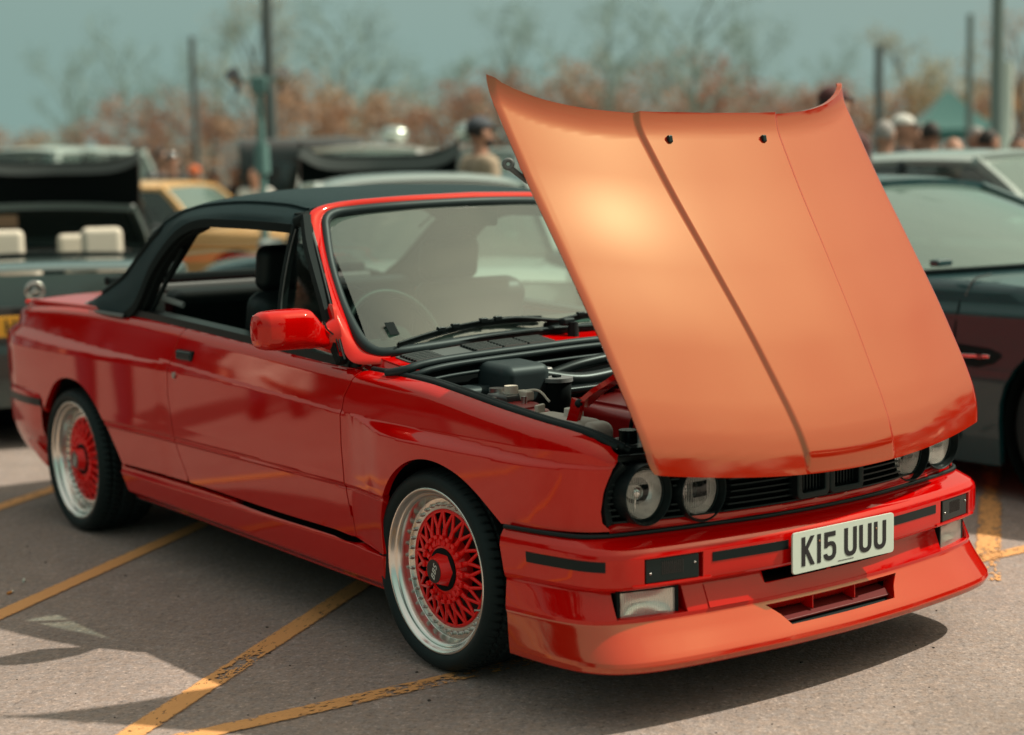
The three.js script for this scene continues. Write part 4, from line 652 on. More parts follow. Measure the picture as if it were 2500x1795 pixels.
// --- wheels
{
  const R = .2935, W = .225;
  const prof = [[.232, .012], [.2385, .001], [.243, -.006], [.255, -.013], [.268, -.014], [.279, -.008], [.2875, .006], [.2920, .018]];
  const tread = []; for (let i = 0; i <= 40; i++) tread.push([R, lerp(.024, W - .024, i / 40)]);
  const back = prof.slice().reverse().map(([r, x]) => [r, W - x]); const full = [...prof, ...tread, ...back];
  const nA = 560, pos = [], idx = [], uv = [];
  for (let a = 0; a <= nA; a++) for (let k = 0; k < full.length; k++) {
    let [r, x] = full[k]; const th = a / nA * 2 * PI; const q = (x - W / 2) / (W / 2), ph = (th / (2 * PI) * 70 + Math.abs(q) * 1.6 * Math.sign(q) * 0.8) % 1, lat = Math.abs(ph < 0 ? ph + 1 : ph);
    if (Math.abs(q) > .22 && Math.abs(q) < .93 && lat < .27) r -= .008; if (Math.abs(Math.abs(q) - .30) < .035 || Math.abs(Math.abs(q) - .68) < .03) r -= .008;
    const fl = Math.max(0, 0); let y = r * Math.sin(th), z = r * Math.cos(th); if (y < -.2925) y = -.2925; pos.push(x, y, z); uv.push(a / 40, k / 10);
  }
  const m = full.length; for (let a = 0; a < nA; a++) for (let k = 0; k < m - 1; k++) { const p = a * m + k, q = p + m; idx.push(p, p + 1, q, p + 1, q + 1, q); }
  const tyreG = mk(pos, null, uv, idx);
  const lat = (pts, n = 96) => { const g = new THREE.LatheGeometry(pts.map((p) => new THREE.Vector2(p[0], p[1])), n); g.rotateZ(-PI / 2); return g; };   // y -> +x (inwards)
  const rimG = lat([[.232, .02], [.2405, .006], [.2412, .000], [.2395, -.0045], [.234, -.0045], [.229, .001], [.2265, .009], [.222, .0115], [.2155, .013], [.2115, .02], [.2075, .034], [.2045, .046], [.2025, .049], [.171, .049], [.169, .054]]);
  const barrelG = lat([[.169, .05], [.200, .07], [.200, .20]]);
  const NS = 20, spG = []; const hubZ = .036, rimZ = .053;
  const spoke = (i) => { const a0 = i / NS * 2 * PI, d = PI / NS, pt = (r, a, x) => [x, r * Math.sin(a), r * Math.cos(a)]; return merge([bar(pt(.070, a0, .034), pt(.118, a0, .040), .0105, .0075, 7), bar(pt(.116, a0, .040), pt(.170, a0 + d * .98, rimZ), .0062, .0046, 7), bar(pt(.116, a0, .040), pt(.170, a0 - d * .98, rimZ), .0062, .0046, 7), at(rbox(.018, .016, .012, .003), .031, .094 * Math.sin(a0), .094 * Math.cos(a0), -a0)]); };
  for (let i = 0; i < NS; i++) spG.push(spoke(i));
  const hubG = lat([[0, .03], [.066, .03], [.078, .036], [.09, .05], [.09, .07]], 60), ringG = lat([[.162, .050], [.172, .047], [.172, .06]], 96);
  const nut = at(cyl(.040, .053, .034, 6), .014, 0, 0, 0, 0, PI / 2), washer = at(cyl(.062, .062, .008, 40), .030, 0, 0, 0, 0, PI / 2);
  const emblem = (() => { const c = document.createElement('canvas'); c.width = c.height = 256; const x = c.getContext('2d'); x.fillStyle = '#0b0e10'; x.fillRect(0, 0, 256, 256); x.translate(128, 128); x.rotate(-1.22); x.transform(1, 0, -0.25, 1, 0, 0); x.fillStyle = '#c9ccc4'; x.font = 'bold 100px sans-serif'; x.textAlign = 'center'; x.textBaseline = 'middle'; x.fillText('BBS', 0, 6); const t = new THREE.CanvasTexture(c); t.colorSpace = THREE.SRGBColorSpace; return t; })();
  const disc = new THREE.CircleGeometry(.034, 40); disc.rotateY(-PI / 2); disc.translate(-.0045, 0, 0);
  const boltG = []; for (let i = 0; i < 38; i++) { const a = i / 38 * 2 * PI, y = .1865 * Math.sin(a), z = .1865 * Math.cos(a); boltG.push(at(cyl(.0062, .0062, .007, 6), .046, y, z, 0, 0, PI / 2)); boltG.push(at(new THREE.SphereGeometry(.0042, 6, 5), .041, y, z)); }
  const wheel = (z, x) => {
    const w = sub('wheel', car); w.position.set(-x, .2925, z);
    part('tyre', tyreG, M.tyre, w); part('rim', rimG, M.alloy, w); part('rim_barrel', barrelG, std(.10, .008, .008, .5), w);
    for (const s of spG) part('spoke', s, M.redWheel, w);
    part('hub', [hubG, ringG, nut], M.redWheel, w); part('hub_seal', washer, M.dark, w); part('hub_emblem', disc, new THREE.MeshStandardMaterial({ map: emblem, roughness: .3, side: THREE.DoubleSide }), w);
    const b = part('rim_bolts', boltG, M.bolt, w); b.userData.kind = 'stuff';
    part('brake_disc', [at(cyl(.15, .15, .025, 40), .11, 0, 0, 0, 0, PI / 2), at(cyl(.2, .2, .004, 40), .15, 0, 0, 0, 0, PI / 2)], std(.035, .02, .02, .5), w);
    part('valve', bar([.03, -.085, .178], [.012, -.082, .172], .003), M.bolt, w);
    return w;
  };
  const wf = wheel(0, .786), wr = wheel(-2.565, .798);
  for (const [s, z, x] of [[wf, 0, .786], [wr, -2.565, .798]]) { const c = s.clone(); c.name = 'wheel'; c.rotation.y = PI; c.position.set(x, .2925, z); car.add(c); }
}
// ---------------------------------------------------------------- ground and markings
{
  const r = rng(3), n1 = noise2(11), n2 = noise2(12), n3 = noise2(13), S = 1024;
  const base = [0.246, 0.202, 0.184];
  const grain = new Float32Array(S * S);
  for (let j = 0; j < S; j++) for (let i = 0; i < S; i++) grain[j * S + i] = 0.42 * n1(i / 3.1, j / 3.1) + 0.35 * n2(i / 6.5, j / 6.5) + 0.23 * r();
  const map = tex(S, S, (i, j) => { const g = grain[j * S + i], p = 0.92 + 0.16 * n3(i / 64, j / 64, 16); let k = p * (0.62 + 0.78 * g); if (g > 0.74) k *= 1.35; if (g < 0.22) k *= 0.6; return base.map((c, q) => toS(clamp(c * k * (1 + (q - 1) * 0.10 * (n3(i / 9, j / 9, 113) - 0.5))))); }, true);
  const bump = tex(S, S, (i, j) => { const g = grain[j * S + i]; return [g, g, g]; });
  for (const t of [map, bump]) t.repeat.set(1 / 1.7, 1 / 1.7);
  const mat = new THREE.MeshStandardMaterial({ map, bumpMap: bump, bumpScale: 0.0028, roughness: 0.9, vertexColors: true });
  // one sheet, fine under the cars and coarse towards the horizon
  const ax = (c) => { const a = []; let s = 0.25, x = 0; while (x < 9) { a.push(x); x += s; } while (x < 700) { a.push(x); s *= 1.25; x += s; } return [...a.slice(1).reverse().map((q) => c - q), ...a.map((q) => c + q)]; };
  const xs = ax(0), zs = ax(0), pos = [], uv = [], col = [], nor = [], idx = [], q1 = noise2(21), q2 = noise2(22);
  for (const z of zs) for (const x of xs) { pos.push(x, 0, z); uv.push(x, z); nor.push(0, 1, 0); const st = q1(x * 2.1 + 90, z * 2.1 + 30), k = 0.86 + 0.16 * q1(x * 0.9 + 50, z * 0.9 + 50) + 0.16 * q2(x * 0.23 + 50, z * 0.23 + 50) - 0.02 - 0.16 * sstep(0.70, 0.86, st) + 0.08 * sstep(0.75, 0.9, q2(x * 1.3 + 10, z * 1.3 + 70)); col.push(k, k * (0.985 + 0.02 * q2(x * .6 + 9, z * .6 + 9)), k * 0.99); }
  const W = xs.length; for (let j = 0; j < zs.length - 1; j++) for (let i = 0; i < W - 1; i++) { const a = j * W + i, b = a + W; idx.push(a, b, a + 1, a + 1, b, b + 1); }
  const g = mk(pos, nor, uv, idx); g.setAttribute('color', new THREE.Float32BufferAttribute(col, 3));
  const ground = new THREE.Mesh(g, mat); ground.name = 'ground'; ground.receiveShadow = true; ground.userData = { kind: 'structure', label: 'pale worn asphalt of the car park', category: 'ground' }; scene.add(ground);
  // worn ochre markings
  const wearN = noise2(31), wear2 = noise2(32);
  const line = (pts, w, wear, seed, label) => {
    const N = 1024, H = 128, a = pts[0], b = pts[1], L = Math.hypot(b[0] - a[0], b[1] - a[1]), alpha = tex(N, H, (i, j) => { const x = i / N * L, y = (j / H - 0.5) * w, e = Math.min(j / H, 1 - j / H) * w; const n = 0.42 * wearN(x * 48 + seed * 7, y * 75 + 40) + 0.33 * wear2(x * 120 + seed, y * 160 + 30) + 0.25 * wearN(x * 300, y * 300 + 80); const big = wear2(x * 3.2 + seed * 3, 5 + y * 16); const cover = sstep(0.0, 0.012, e + (n - 0.5) * 0.012) * sstep(wear * (0.35 + 0.9 * big) - 0.05, wear * (0.35 + 0.9 * big) + 0.05, n); return [cover, cover, cover]; }, false, false);
    const mm = new THREE.MeshStandardMaterial({ color: new THREE.Color().setRGB(0.70, 0.345, 0.125), roughness: 0.75, alphaMap: alpha, transparent: true, bumpMap: bump, bumpScale: 0.0015 });
    const d = [(b[0] - a[0]) / L, (b[1] - a[1]) / L], nx = -d[1], nz = d[0], h = w / 2, p = [], u = [], ix = [];
    const n = 20; for (let i = 0; i <= n; i++) { const cx = lerp(a[0], b[0], i / n), cz = lerp(a[1], b[1], i / n); for (const s of [-1, 1]) { p.push(cx + nx * h * s, 0.004, cz + nz * h * s); u.push(i / n, s < 0 ? 0 : 1); } }
    for (let i = 0; i < n; i++) { const k = i * 2; ix.push(k, k + 1, k + 2, k + 1, k + 3, k + 2); }
    const gg = mk(p, new Array(p.length / 3).fill([0, 1, 0]).flat(), u, ix); const o = new THREE.Mesh(gg, mm); o.name = numbered('painted_line'); o.receiveShadow = true; o.userData = { label, category: 'road marking' }; scene.add(o);
  };
  const D = [0.806, -0.592], Nn = [0.592, 0.806];
  const hatch = (n, s0, s1, w, wear, seed, label) => line([[Nn[0] * n + D[0] * s0, Nn[1] * n + D[1] * s0], [Nn[0] * n + D[0] * s1, Nn[1] * n + D[1] * s1]], w, wear, seed, label);
  hatch(-1.055, -1.36, 2.6, 0.088, 0.42, 1, 'worn ochre hatch line running from the lower left under the red car\'s doors');
  hatch(-2.085, -3.0, 2.6, 0.088, 0.12, 2, 'ochre hatch line with clean edges reaching the ground behind the red rear wheel');
  hatch(-3.15, -3.0, 2.6, 0.10, 0.3, 3, 'ochre hatch line behind the red car\'s tail, farthest of the left hatching');
  hatch(1.04, 0.75, 3.4, 0.10, 0.62, 5, 'heavily worn ochre hatch line on the ground between the red and green cars');
  line([[-2.4, 0.02], [2.9, 0.25]], 0.085, 0.45, 6, 'worn ochre line passing under the red front wheel towards the lower left');
  for (const [x, z, t, c, label] of [[-1.402, -1.72, .5, [.62, .26, .07], 'orange-tipped cigarette butt lying beside the clean hatch line'], [-1.30, -1.86, 1.1, [.55, .6, .55], 'pale cigarette butt lying on the clean hatch line\'s edge']]) { const o = thing('cigarette_butt', label, 'cigarette butt', [x, .006, z], t); part('filter', bar([-.014, 0, 0], [.004, 0, 0], .005), std(...c, .8), o); part('paper', bar([.004, 0, 0], [.014, 0, 0], .0048), std(.6, .58, .5, .8), o); }
  // litter and pebbles
  const bits = rng(5);
  const st = []; for (let i = 0; i < 260; i++) { const x = -2.6 + bits() * 6, z = -2.5 + bits() * 5, s = 0.0025 + 0.004 * bits() ** 3; const q = new THREE.IcosahedronGeometry(s, 0); q.scale(1, 0.6, 1.3); q.rotateY(bits() * 6); q.translate(x, s * 0.4, z); st.push(q); }
  const peb = new THREE.Mesh(merge(st), std(0.06, 0.05, 0.045, 0.9)); peb.name = 'loose_grit'; peb.castShadow = true; peb.userData = { kind: 'stuff', label: 'dark grit scattered on the asphalt', category: 'gravel' }; scene.add(peb);
}
// ---------------------------------------------------------------- the other cars (each: origin under its front axle, nose towards its own +z)
const WHEELS = (() => {
  const lat = (pts, n = 40) => { const g = new THREE.LatheGeometry(pts.map((p) => new THREE.Vector2(p[0], p[1])), n); g.rotateZ(-PI / 2); return g; };
  const tyre = lat([[.215, .01], [.24, -.01], [.28, -.01], [.305, .01], [.315, .03], [.315, .18], [.30, .20], [.22, .20]], 56);
  const lip = lat([[.222, 0], [.215, -.006], [.205, .0], [.20, .03], [.20, .15]], 48);
  const sp = []; for (let i = 0; i < 10; i++) { const a = i / 10 * 2 * PI; sp.push(bar([.015, .05 * Math.sin(a), .05 * Math.cos(a)], [.02, .202 * Math.sin(a + .08), .202 * Math.cos(a + .08)], .016, .012, 6)); }
  const hub = at(cyl(.06, .06, .02, 20), .012, 0, 0, 0, 0, PI / 2), back = at(cyl(.2, .2, .01, 30), .09, 0, 0, 0, 0, PI / 2);
  return { tyre, face: merge([lip, ...sp, hub]), back };
})();
function addWheels(o, W, wb, r, faceM) {
  for (const s of SG) for (const z of [0, -wb]) {
    const w = sub('wheel', o); w.position.set(-s * W, r, z); w.scale.setScalar(r / .315); if (s < 0) w.rotation.y = PI;
    part('tyre', WHEELS.tyre, M.tyre, w); part('rim', WHEELS.face, faceM, w); part('brake_disc', WHEELS.back, M.dark, w);
  }
}
function makeCar(name, label, cat, pos, turn, o, group) {
  const c = thing(name, label, cat, pos, turn, group), W = o.W, paint = o.paint, zF = o.zF, zR = o.zR, wb = o.wb, r = o.r ?? .315;
  const yT = spl(o.top), mid = (zF + zR) / 2, hl = (zF - zR) / 2;
  const plan = (z) => W * (1 - 0.16 * Math.abs((z - mid) / hl) ** 7);
  const XX = (z, y) => { const t = yT(z); let x = plan(z); x -= 0.16 * Math.max(0, y - (o.crease ?? t - 0.13)); x -= 0.10 * Math.max(0, 0.5 - y); const sh = clamp((y - t + 0.035) / 0.035); x -= 0.03 * sh * sh; x += (o.swage ?? 0) * sstep((o.crease ?? .7) + .01, (o.crease ?? .7) - .02, y); return x; };
  const yb = o.yb ?? .2, arch = (z0, R) => { const l = []; for (let i = 0; i <= 14; i++) { const a = lerp(0, PI, i / 14); l.push([z0 + R * Math.cos(a), Math.max(yb, r + R * Math.sin(a) * 0.98)]); } return [[z0 + R, yb], ...l, [z0 - R, yb]]; };
  const R = o.arch ?? r + .045;
  const out = [[zF - .005, .45], [zF - .02, yb], ...arch(0, R), ...arch(-wb, R), [zR + .03, yb + .05], [zR + .005, .5], ...along(zR + .01, zF - .01, 26, yT)];
  const sideG = panel({ outline: out, P: (z, y) => [-XX(z, y), y, z], step: [.06, .035], th: .03 });
  part('body_side', sideG, paint, c); part('body_side', mirX(sideG), paint, c);
  const across = (za, zb, n, crown, lift = 0) => grid((u, v) => { const z = lerp(za, zb, v), y = yT(z), xx = XX(z, y) - .002, x = lerp(-xx, xx, u); return [x, y + crown * (1 - (2 * u - 1) ** 2) + lift, z]; }, 24, n);
  if (!o.noBonnet) part('bonnet', across(zF - .02, o.cowl + .06, 14, .035), paint, c);
  else part('engine_bay', [grid((u, v) => { const z = lerp(zF - .06, o.cowl, v), xx = XX(z, .6) - .04; return [lerp(-xx, xx, u), .62, z]; }, 4, 4)], M.dark, c);
  part('boot_lid', across(o.rear - .02, zR + .02, 10, .02), paint, c);
  const end = (z0, s) => grid((u, v) => { const xx = XX(z0 - s * .012, lerp(yb, yT(z0 - s * .02), v)) - .003, x = lerp(-xx, xx, u); return [x, lerp(yb + .02, yT(z0 - s * .02), v), z0 - s * .01 + s * (o.noseBow ?? .08) * (1 - (2 * u - 1) ** 2) * (1 - .5 * v) - s * .03 * v * v]; }, 24, 10);
  part('nose', end(zF, 1), paint, c); part('tail', end(zR, -1), paint, c);
  part('underbody', [at(box(1.5 * W, .04, zF - zR - .5), 0, yb + .06, mid)], M.dark, c);
  for (const z of [0, -wb]) part('wheel_well', [at(cyl(R, R, 2 * W - .09, 28, true), 0, r, z, 0, 0, PI / 2), at(box(2 * W - .5, R * 1.9, R * 1.7), 0, r + .02, z)], M.dark, c);
  const bmp = (z0, s) => strip(Array.from({ length: 13 }, (_, i) => { const t = lerp(-1, 1, i / 12), a = Math.abs(t); return [t * W * .985, o.bumpY ?? .42, z0 + s * ((o.noseBow ?? .08) * (1 - a * a) + .035 - .12 * Math.max(0, a - .8) * 3)]; }), .08, .13, [0, 1, 0], false, 40);
  part('front_bumper', bmp(zF, 1), o.bumpM ?? paint, c); part('rear_bumper', bmp(zR, -1), o.bumpM ?? paint, c);
  // glass house
  const yc = yT(o.cowl), yr = yT(o.rear), wb0 = W - .07, wr = o.roofW ?? W * .70, H = o.roofY;
  const rf = o.roofF, rr = o.roofR;
  const frontP = (u, v) => { const a = 2 * u - 1, p = [a * wb0, yc + .02 + .03 * (1 - a * a), o.cowl + (o.cowlBow ?? .10) * (1 - a * a)], q = [a * wr, H - .03 - .03 * a * a, rf + .06 * (1 - a * a)]; return [lerp(p[0], q[0], v), lerp(p[1], q[1], v) + .02 * Math.sin(PI * v), lerp(p[2], q[2], v) + .015 * Math.sin(PI * v)]; };
  part('windscreen', grid(frontP, 20, 10), o.glassM ?? M.screenGlass, c);
  const A = (s) => [frontP(s < 0 ? 0 : 1, 0), frontP(s < 0 ? 0 : 1, .5), frontP(s < 0 ? 0 : 1, 1)];
  for (const s of SG) part('pillar', strip(A(s), .055, .05, [1, 0, 0]), o.pillarM ?? paint, c);
  part('header', strip(Array.from({ length: 9 }, (_, i) => frontP(i / 8, 1)), .05, .045), o.pillarM ?? paint, c);
  part('scuttle', strip(Array.from({ length: 9 }, (_, i) => { const p = frontP(i / 8, 0); return [p[0], p[1] - .012, p[2] + .03]; }), .09, .03), M.trim, c);
  if (!o.open) {
    const rearP = (u, v) => { const a = 2 * u - 1, p = [a * (wb0 - .04), yr + .015, o.rear - .06 * (1 - a * a)], q = [a * wr * .97, H - .035 - .03 * a * a, rr - .05 * (1 - a * a)]; return [lerp(p[0], q[0], v), lerp(p[1], q[1], v) + .02 * Math.sin(PI * v), lerp(p[2], q[2], v)]; };
    part('rear_screen', grid(rearP, 16, 8), M.carGlass, c);
    const edgeZ = (t) => lerp(rf, rr, t);
    part('roof', grid((u, v) => { const a = 2 * u - 1, z = edgeZ(v) + (.06 * (1 - v) - .05 * v) * (1 - a * a); return [a * wr * (1 - .03 * v), H - .032 * a * a - .045 * Math.abs(a) ** 6 + .02 * Math.sin(PI * v) - .03 * Math.max(0, 1 - Math.min(v, 1 - v) * 12), z]; }, 30, 24), o.roofM ?? paint, c);
    for (const s of SG) {
      const belt = (t) => { const z = lerp(o.cowl, o.rear, t); return [s * (wb0 + .015), yT(z) + .012, z]; };
      const top = (t) => [s * wr * (1 - .03 * t), H - .085 + .018 * Math.sin(PI * t), lerp(rf, rr, t)];
      part('side_window', grid((u, v) => { const a = belt(u), b = top(u); return [lerp(a[0], b[0], v), lerp(a[1], b[1], v), lerp(a[2], b[2], v)]; }, 12, 6), M.carGlass, c);
      part('window_trim', strip(Array.from({ length: 9 }, (_, i) => belt(i / 8)), .03, .03), M.trim, c);
      part('roof_rail', strip(Array.from({ length: 9 }, (_, i) => top(i / 8)), .035, .035), paint, c);
      const mix = (u) => [belt(u), top(u)];
      for (const u of o.posts ?? [.5]) part('pillar', strip(mix(u), .04, .05, [1, 0, 0], false, 4), o.postM ?? M.trim, c);
      part('pillar', strip([rearP(s < 0 ? 0 : 1, 0), rearP(s < 0 ? 0 : 1, .5), rearP(s < 0 ? 0 : 1, 1)], .09, .06, [1, 0, 0]), paint, c);
    }
  }
  for (const s of SG) { const m = sub('door_mirror', c), z = o.cowl - .16; part('mirror_shell', at(rbox(.19, .12, .1, .045, 4), s * (W + .05), yT(z) + .075, z), o.mirM ?? paint, m); part('mirror_arm', bar([s * (W - .08), yT(z) + .01, z], [s * (W + .0), yT(z) + .05, z], .02), o.mirM ?? paint, m); }
  // cabin
  part('cabin_floor', [at(box(2 * W - .3, .03, o.cowl - o.rear), 0, .4, (o.cowl + o.rear) / 2), at(box(2 * W - .24, .22, .3), 0, yc - .16, o.cowl - .2)], M.matBlack, c);
  for (const s of SG) { const st = sub('seat', c), z = o.cowl - 1.05, sx = o.seatX ? o.seatX[s > 0 ? 0 : 1] : s * .38; part('backrest', at(rbox(.48, .56, .15, .06, 3), sx, .62, z, .2), o.seatM ?? M.leather, st); part('headrest', at(rbox(.27, .26, .1, .045, 3), sx, .99, z - .10, .12), o.seatM ?? M.leather, st); }
  addWheels(c, W - .03, wb, r, o.wheelM ?? M.alloyDull);
  return { c, yT, XX, frontP };
}
Object.assign(M, {
  carGlass: phys(0.40, 0.50, 0.47, 0.03, { transmission: 0.88, thickness: 0, ior: 1.5 }), screenGlass: phys(0.33, 0.50, 0.44, 0.03, { transmission: 0.70, thickness: 0, ior: 1.8 }), alloyDull: std(0.45, 0.46, 0.46, 0.35, { metalness: 0.8 }),
  green: phys(0.004, 0.040, 0.046, 0.35, { clearcoat: 0.6, clearcoatRoughness: 0.03 }), merc: phys(0.045, 0.07, 0.066, 0.35, { clearcoat: 1, clearcoatRoughness: 0.06 }),
  ochre: phys(0.68, 0.40, 0.15, 0.4, { clearcoat: 0.8, clearcoatRoughness: 0.1 }), black: phys(0.008, 0.011, 0.012, 0.35, { clearcoat: 1, clearcoatRoughness: 0.08 }),
  silver: phys(0.30, 0.36, 0.34, 0.35, { clearcoat: 1, clearcoatRoughness: 0.1, metalness: 0.3 }), white: phys(0.62, 0.64, 0.60, 0.4, { clearcoat: 0.8, clearcoatRoughness: 0.15 }),
  mercFrame: std(.07, .095, .09, .35), plateY: std(0.75, 0.36, 0.03, 0.5), hide: std(0.60, 0.55, 0.46, 0.55), blackSeat: std(0.02, 0.022, 0.024, 0.6),
});
const saloon = (o) => ({ W: .82, wb: 2.57, zF: .76, zR: -3.5, cowl: -.45, rear: -2.75, roofF: -.95, roofR: -2.2, roofY: 1.38, top: [[-3.5, .80], [-3.4, .88], [-2.8, .92], [-1.6, .90], [-.5, .86], [.1, .80], [.6, .72], [.72, .66], [.76, .60]], posts: [.48], ...o });
// dark green coupe parked beside the red car
{
  const { c, yT, XX } = makeCar('green_coupe', 'dark green coupe with side vent parked on the far side of the red car\'s bonnet', 'car', [3.25, 0, -.02], 0, { W: .90, wb: 2.76, zF: .85, zR: -3.7, cowl: -.97, cowlBow: .42, rear: -3.0, roofF: -1.62, roofR: -2.35, roofY: 1.355, roofW: .60, paint: M.green, swage: .012, crease: .80, yb: .15, r: .335, arch: .385, top: [[-3.7, .85], [-3.5, .98], [-2.9, .97], [-1.6, .93], [-.6, .925], [-.2, .90], [.3, .85], [.6, .77], [.78, .68], [.85, .60]], posts: [.55], wheelM: M.dark });
  // side vent with a chrome blade
  for (const s of SG) {
    const out = [[-.62, .64], [-.60, .66], [-.42, .648], [-.365, .63], [-.362, .615], [-.40, .585], [-.48, .565], [-.60, .575], [-.63, .60]];
    const g = panel({ outline: out, P: (z, y) => [-(XX(z, y) + .004), y, z], step: [.03, .02], th: .012 }); const v = part('side_vent', s > 0 ? g : mirX(g), M.matBlack, c);
    part('vent_blade', at(rbox(.008, .014, .17, .003), -s * (XX(-.5, .61) + .008), .612, -.50, -.04), M.chrome, v);
    part('vent_badge', [at(box(.006, .016, .012), -s * (XX(-.45, .61) + .013), .612, -.455), at(box(.006, .016, .012), -s * (XX(-.45, .61) + .013), .6117, -.470)], std(.30, .05, .05, .4), v);
    const ln = [[-(XX(-.585, .93) + .001), .925, -.585], [-(XX(-.59, .8) + .001), .80, -.59], [-(XX(-.60, .5) + .001), .5, -.61], [-(XX(-.58, .3) + .001), .25, -.58]]; const lg = strip(ln, .006, .004, [1, 0, 0]); part('door_gap', s > 0 ? lg : mirX(lg), M.dark, c);
    const cut = strip([[-(.80), .95, -.50], [-(.86), .93, -.54], [-(XX(-.56, .86) + .002), .86, -.56]], .006, .006, [0, 0, 1]); part('wing_gap', s > 0 ? cut : mirX(cut), M.grey, c);
    part('door_mirror_stalk', at(rbox(.1, .03, .05, .01), s * .93, 1.0, -.66), M.green, c);
  }
  const wp = sub('wiper', c); part('wiper_arm', [strip([[.1, .99, -.42], [.45, 1.02, -.52], [.72, 1.10, -.62]], .012, .02)], M.rubber, wp);
}
// silver car behind the green one
makeCar('silver_saloon', 'silver-grey saloon with dark side windows parked beyond the green coupe', 'car', [6.1, 0, -1.75], 0, saloon({ W: .90, roofY: 1.50, wb: 2.7, zR: -3.7, rear: -3.0, roofF: -1.15, roofR: -2.4, paint: M.silver, top: [[-3.7, .85], [-3.5, .98], [-2.9, 1.0], [-1.6, .96], [-.5, .95], [.1, .88], [.6, .76], [.76, .60]] }));
// dark open two-seater seen from behind
{
  const az = 0.36, turn = PI - az, rear = [-.06, 0, -4.83], f = [Math.sin(az), -Math.cos(az)], zR = -3.55;
  const { c, yT } = makeCar('open_roadster', 'dark grey open roadster with cream headrests, seen from behind at left', 'car', [rear[0] - f[0] * zR, 0, rear[2] - f[1] * zR], turn, { W: .90, wb: 2.5, zF: .85, zR, cowl: -.35, rear: -2.35, roofF: -.92, roofR: -2.0, roofY: 1.29, roofW: .70, open: true, seatX: [.17, -.46], paint: M.merc, glassM: M.carGlass, pillarM: M.mercFrame, seatM: M.hide, mirM: M.merc, bumpM: M.black, bumpY: .45, top: [[-3.55, .91], [-3.50, .945], [-2.9, .965], [-2.3, .955], [-.5, .93], [.2, .86], [.7, .72], [.85, .6]], noseBow: .05 });
  part('tonneau_cover', grid((u, v) => [lerp(-.76, .76, u), .965 + .02 * Math.sin(PI * u), lerp(-1.75, -2.36, v)], 12, 4), M.merc, c);
  part('tonneau_edge', strip([[-.80, .962, -2.38], [0, .985, -2.42], [.80, .962, -2.38]], .04, .035), M.dark, c);
  const em = sub('boot_badge', c); em.position.set(0, .845, zR - .065); em.rotation.x = -.1;
  part('badge_ring', new THREE.TorusGeometry(.046, .007, 10, 36), M.chrome, em);
  part('badge_star', [0, 1, 2].map((k) => bar([0, 0, 0], [.043 * Math.sin(k * 2.094), .043 * Math.cos(k * 2.094), 0], .009, .003, 6)), M.chrome, em);
  part('badge_disc', at(cyl(.042, .042, .006, 30), 0, 0, .006, PI / 2), M.grey, em);
  const pl = sub('number_plate', c); pl.position.set(.0, .66, zR - .078); pl.rotation.y = PI;
  part('plate_sheet', rbox(.52, .111, .008, .003), M.plateY, pl);
  const bars = { H: [[-.02, 0, .012, .079], [.02, 0, .012, .079], [0, 0, .04, .012]], 7: [[0, .034, .05, .012], [.008, -.008, .013, .07]] };
  let x = -.135; for (const ch of ['H', '7']) { part('character', bars[ch].map(([bx, by, w, h]) => at(box(w, h, .002), x + bx, by, .0046)), M.ink, pl); x += .065; }
  part('plate_recess', at(rbox(.95, .2, .02, .01), 0, .665, zR - .058), M.black, c);
  for (const s of SG) part('tail_lamp', at(rbox(.34, .13, .03, .01), s * .64, .70, zR - .04, 0, s * -.06), phys(.10, .012, .01, .2), c);
  // wind deflector glass with a pale sticker behind the seats' line of sight
  part('screen_sticker', at(rbox(.30, .10, .004, .001), .22, 1.16, -.80, -.6), std(.52, .33, .22, .6), c);
  for (const s of SG) part('rear_headrest', at(rbox(.22, .17, .08, .04, 3), (s > 0 ? .17 : -.46) + .17, .985, -1.12, .1), M.hide, c);
}
// ochre saloon, its nose seen through the red car's cabin
{
  const turn = .60, { c } = makeCar('ochre_saloon', 'ochre yellow old saloon with pale roof behind the red car\'s soft top', 'car', [5.66, 0, -12.6], turn, saloon({ W: .80, wb: 2.5, roofY: 1.41, roofW: .60, cowl: -.55, roofF: -1.0, roofR: -2.15, paint: M.ochre, roofM: M.ochre, noseBow: .03, top: [[-3.5, .76], [-3.4, .84], [-2.8, .88], [-1.6, .88], [-.5, .88], [.1, .86], [.6, .82], [.74, .78], [.76, .74]], bumpM: M.chrome, pillarM: M.ochre, posts: [.45] }));
  part('grille', at(rbox(1.2, .17, .03, .01), 0, .63, .80), M.trim, c);
  for (const s of SG) { const l = sub('head_lamp', c); l.position.set(s * .60, .64, .80); part('lamp_rim', at(cyl(.10, .10, .05, 28), 0, 0, 0, PI / 2), M.chrome, l); part('lamp_lens', at(new THREE.SphereGeometry(.09, 20, 10, 0, 2 * PI, 0, PI / 2), 0, 0, .02, PI / 2, 0, 0, [1, .4, 1]), std(.5, .55, .55, .15), l); }
  part('number_plate', at(rbox(.5, .11, .01, .003), 0, .40, .90), M.plateW, c);
}
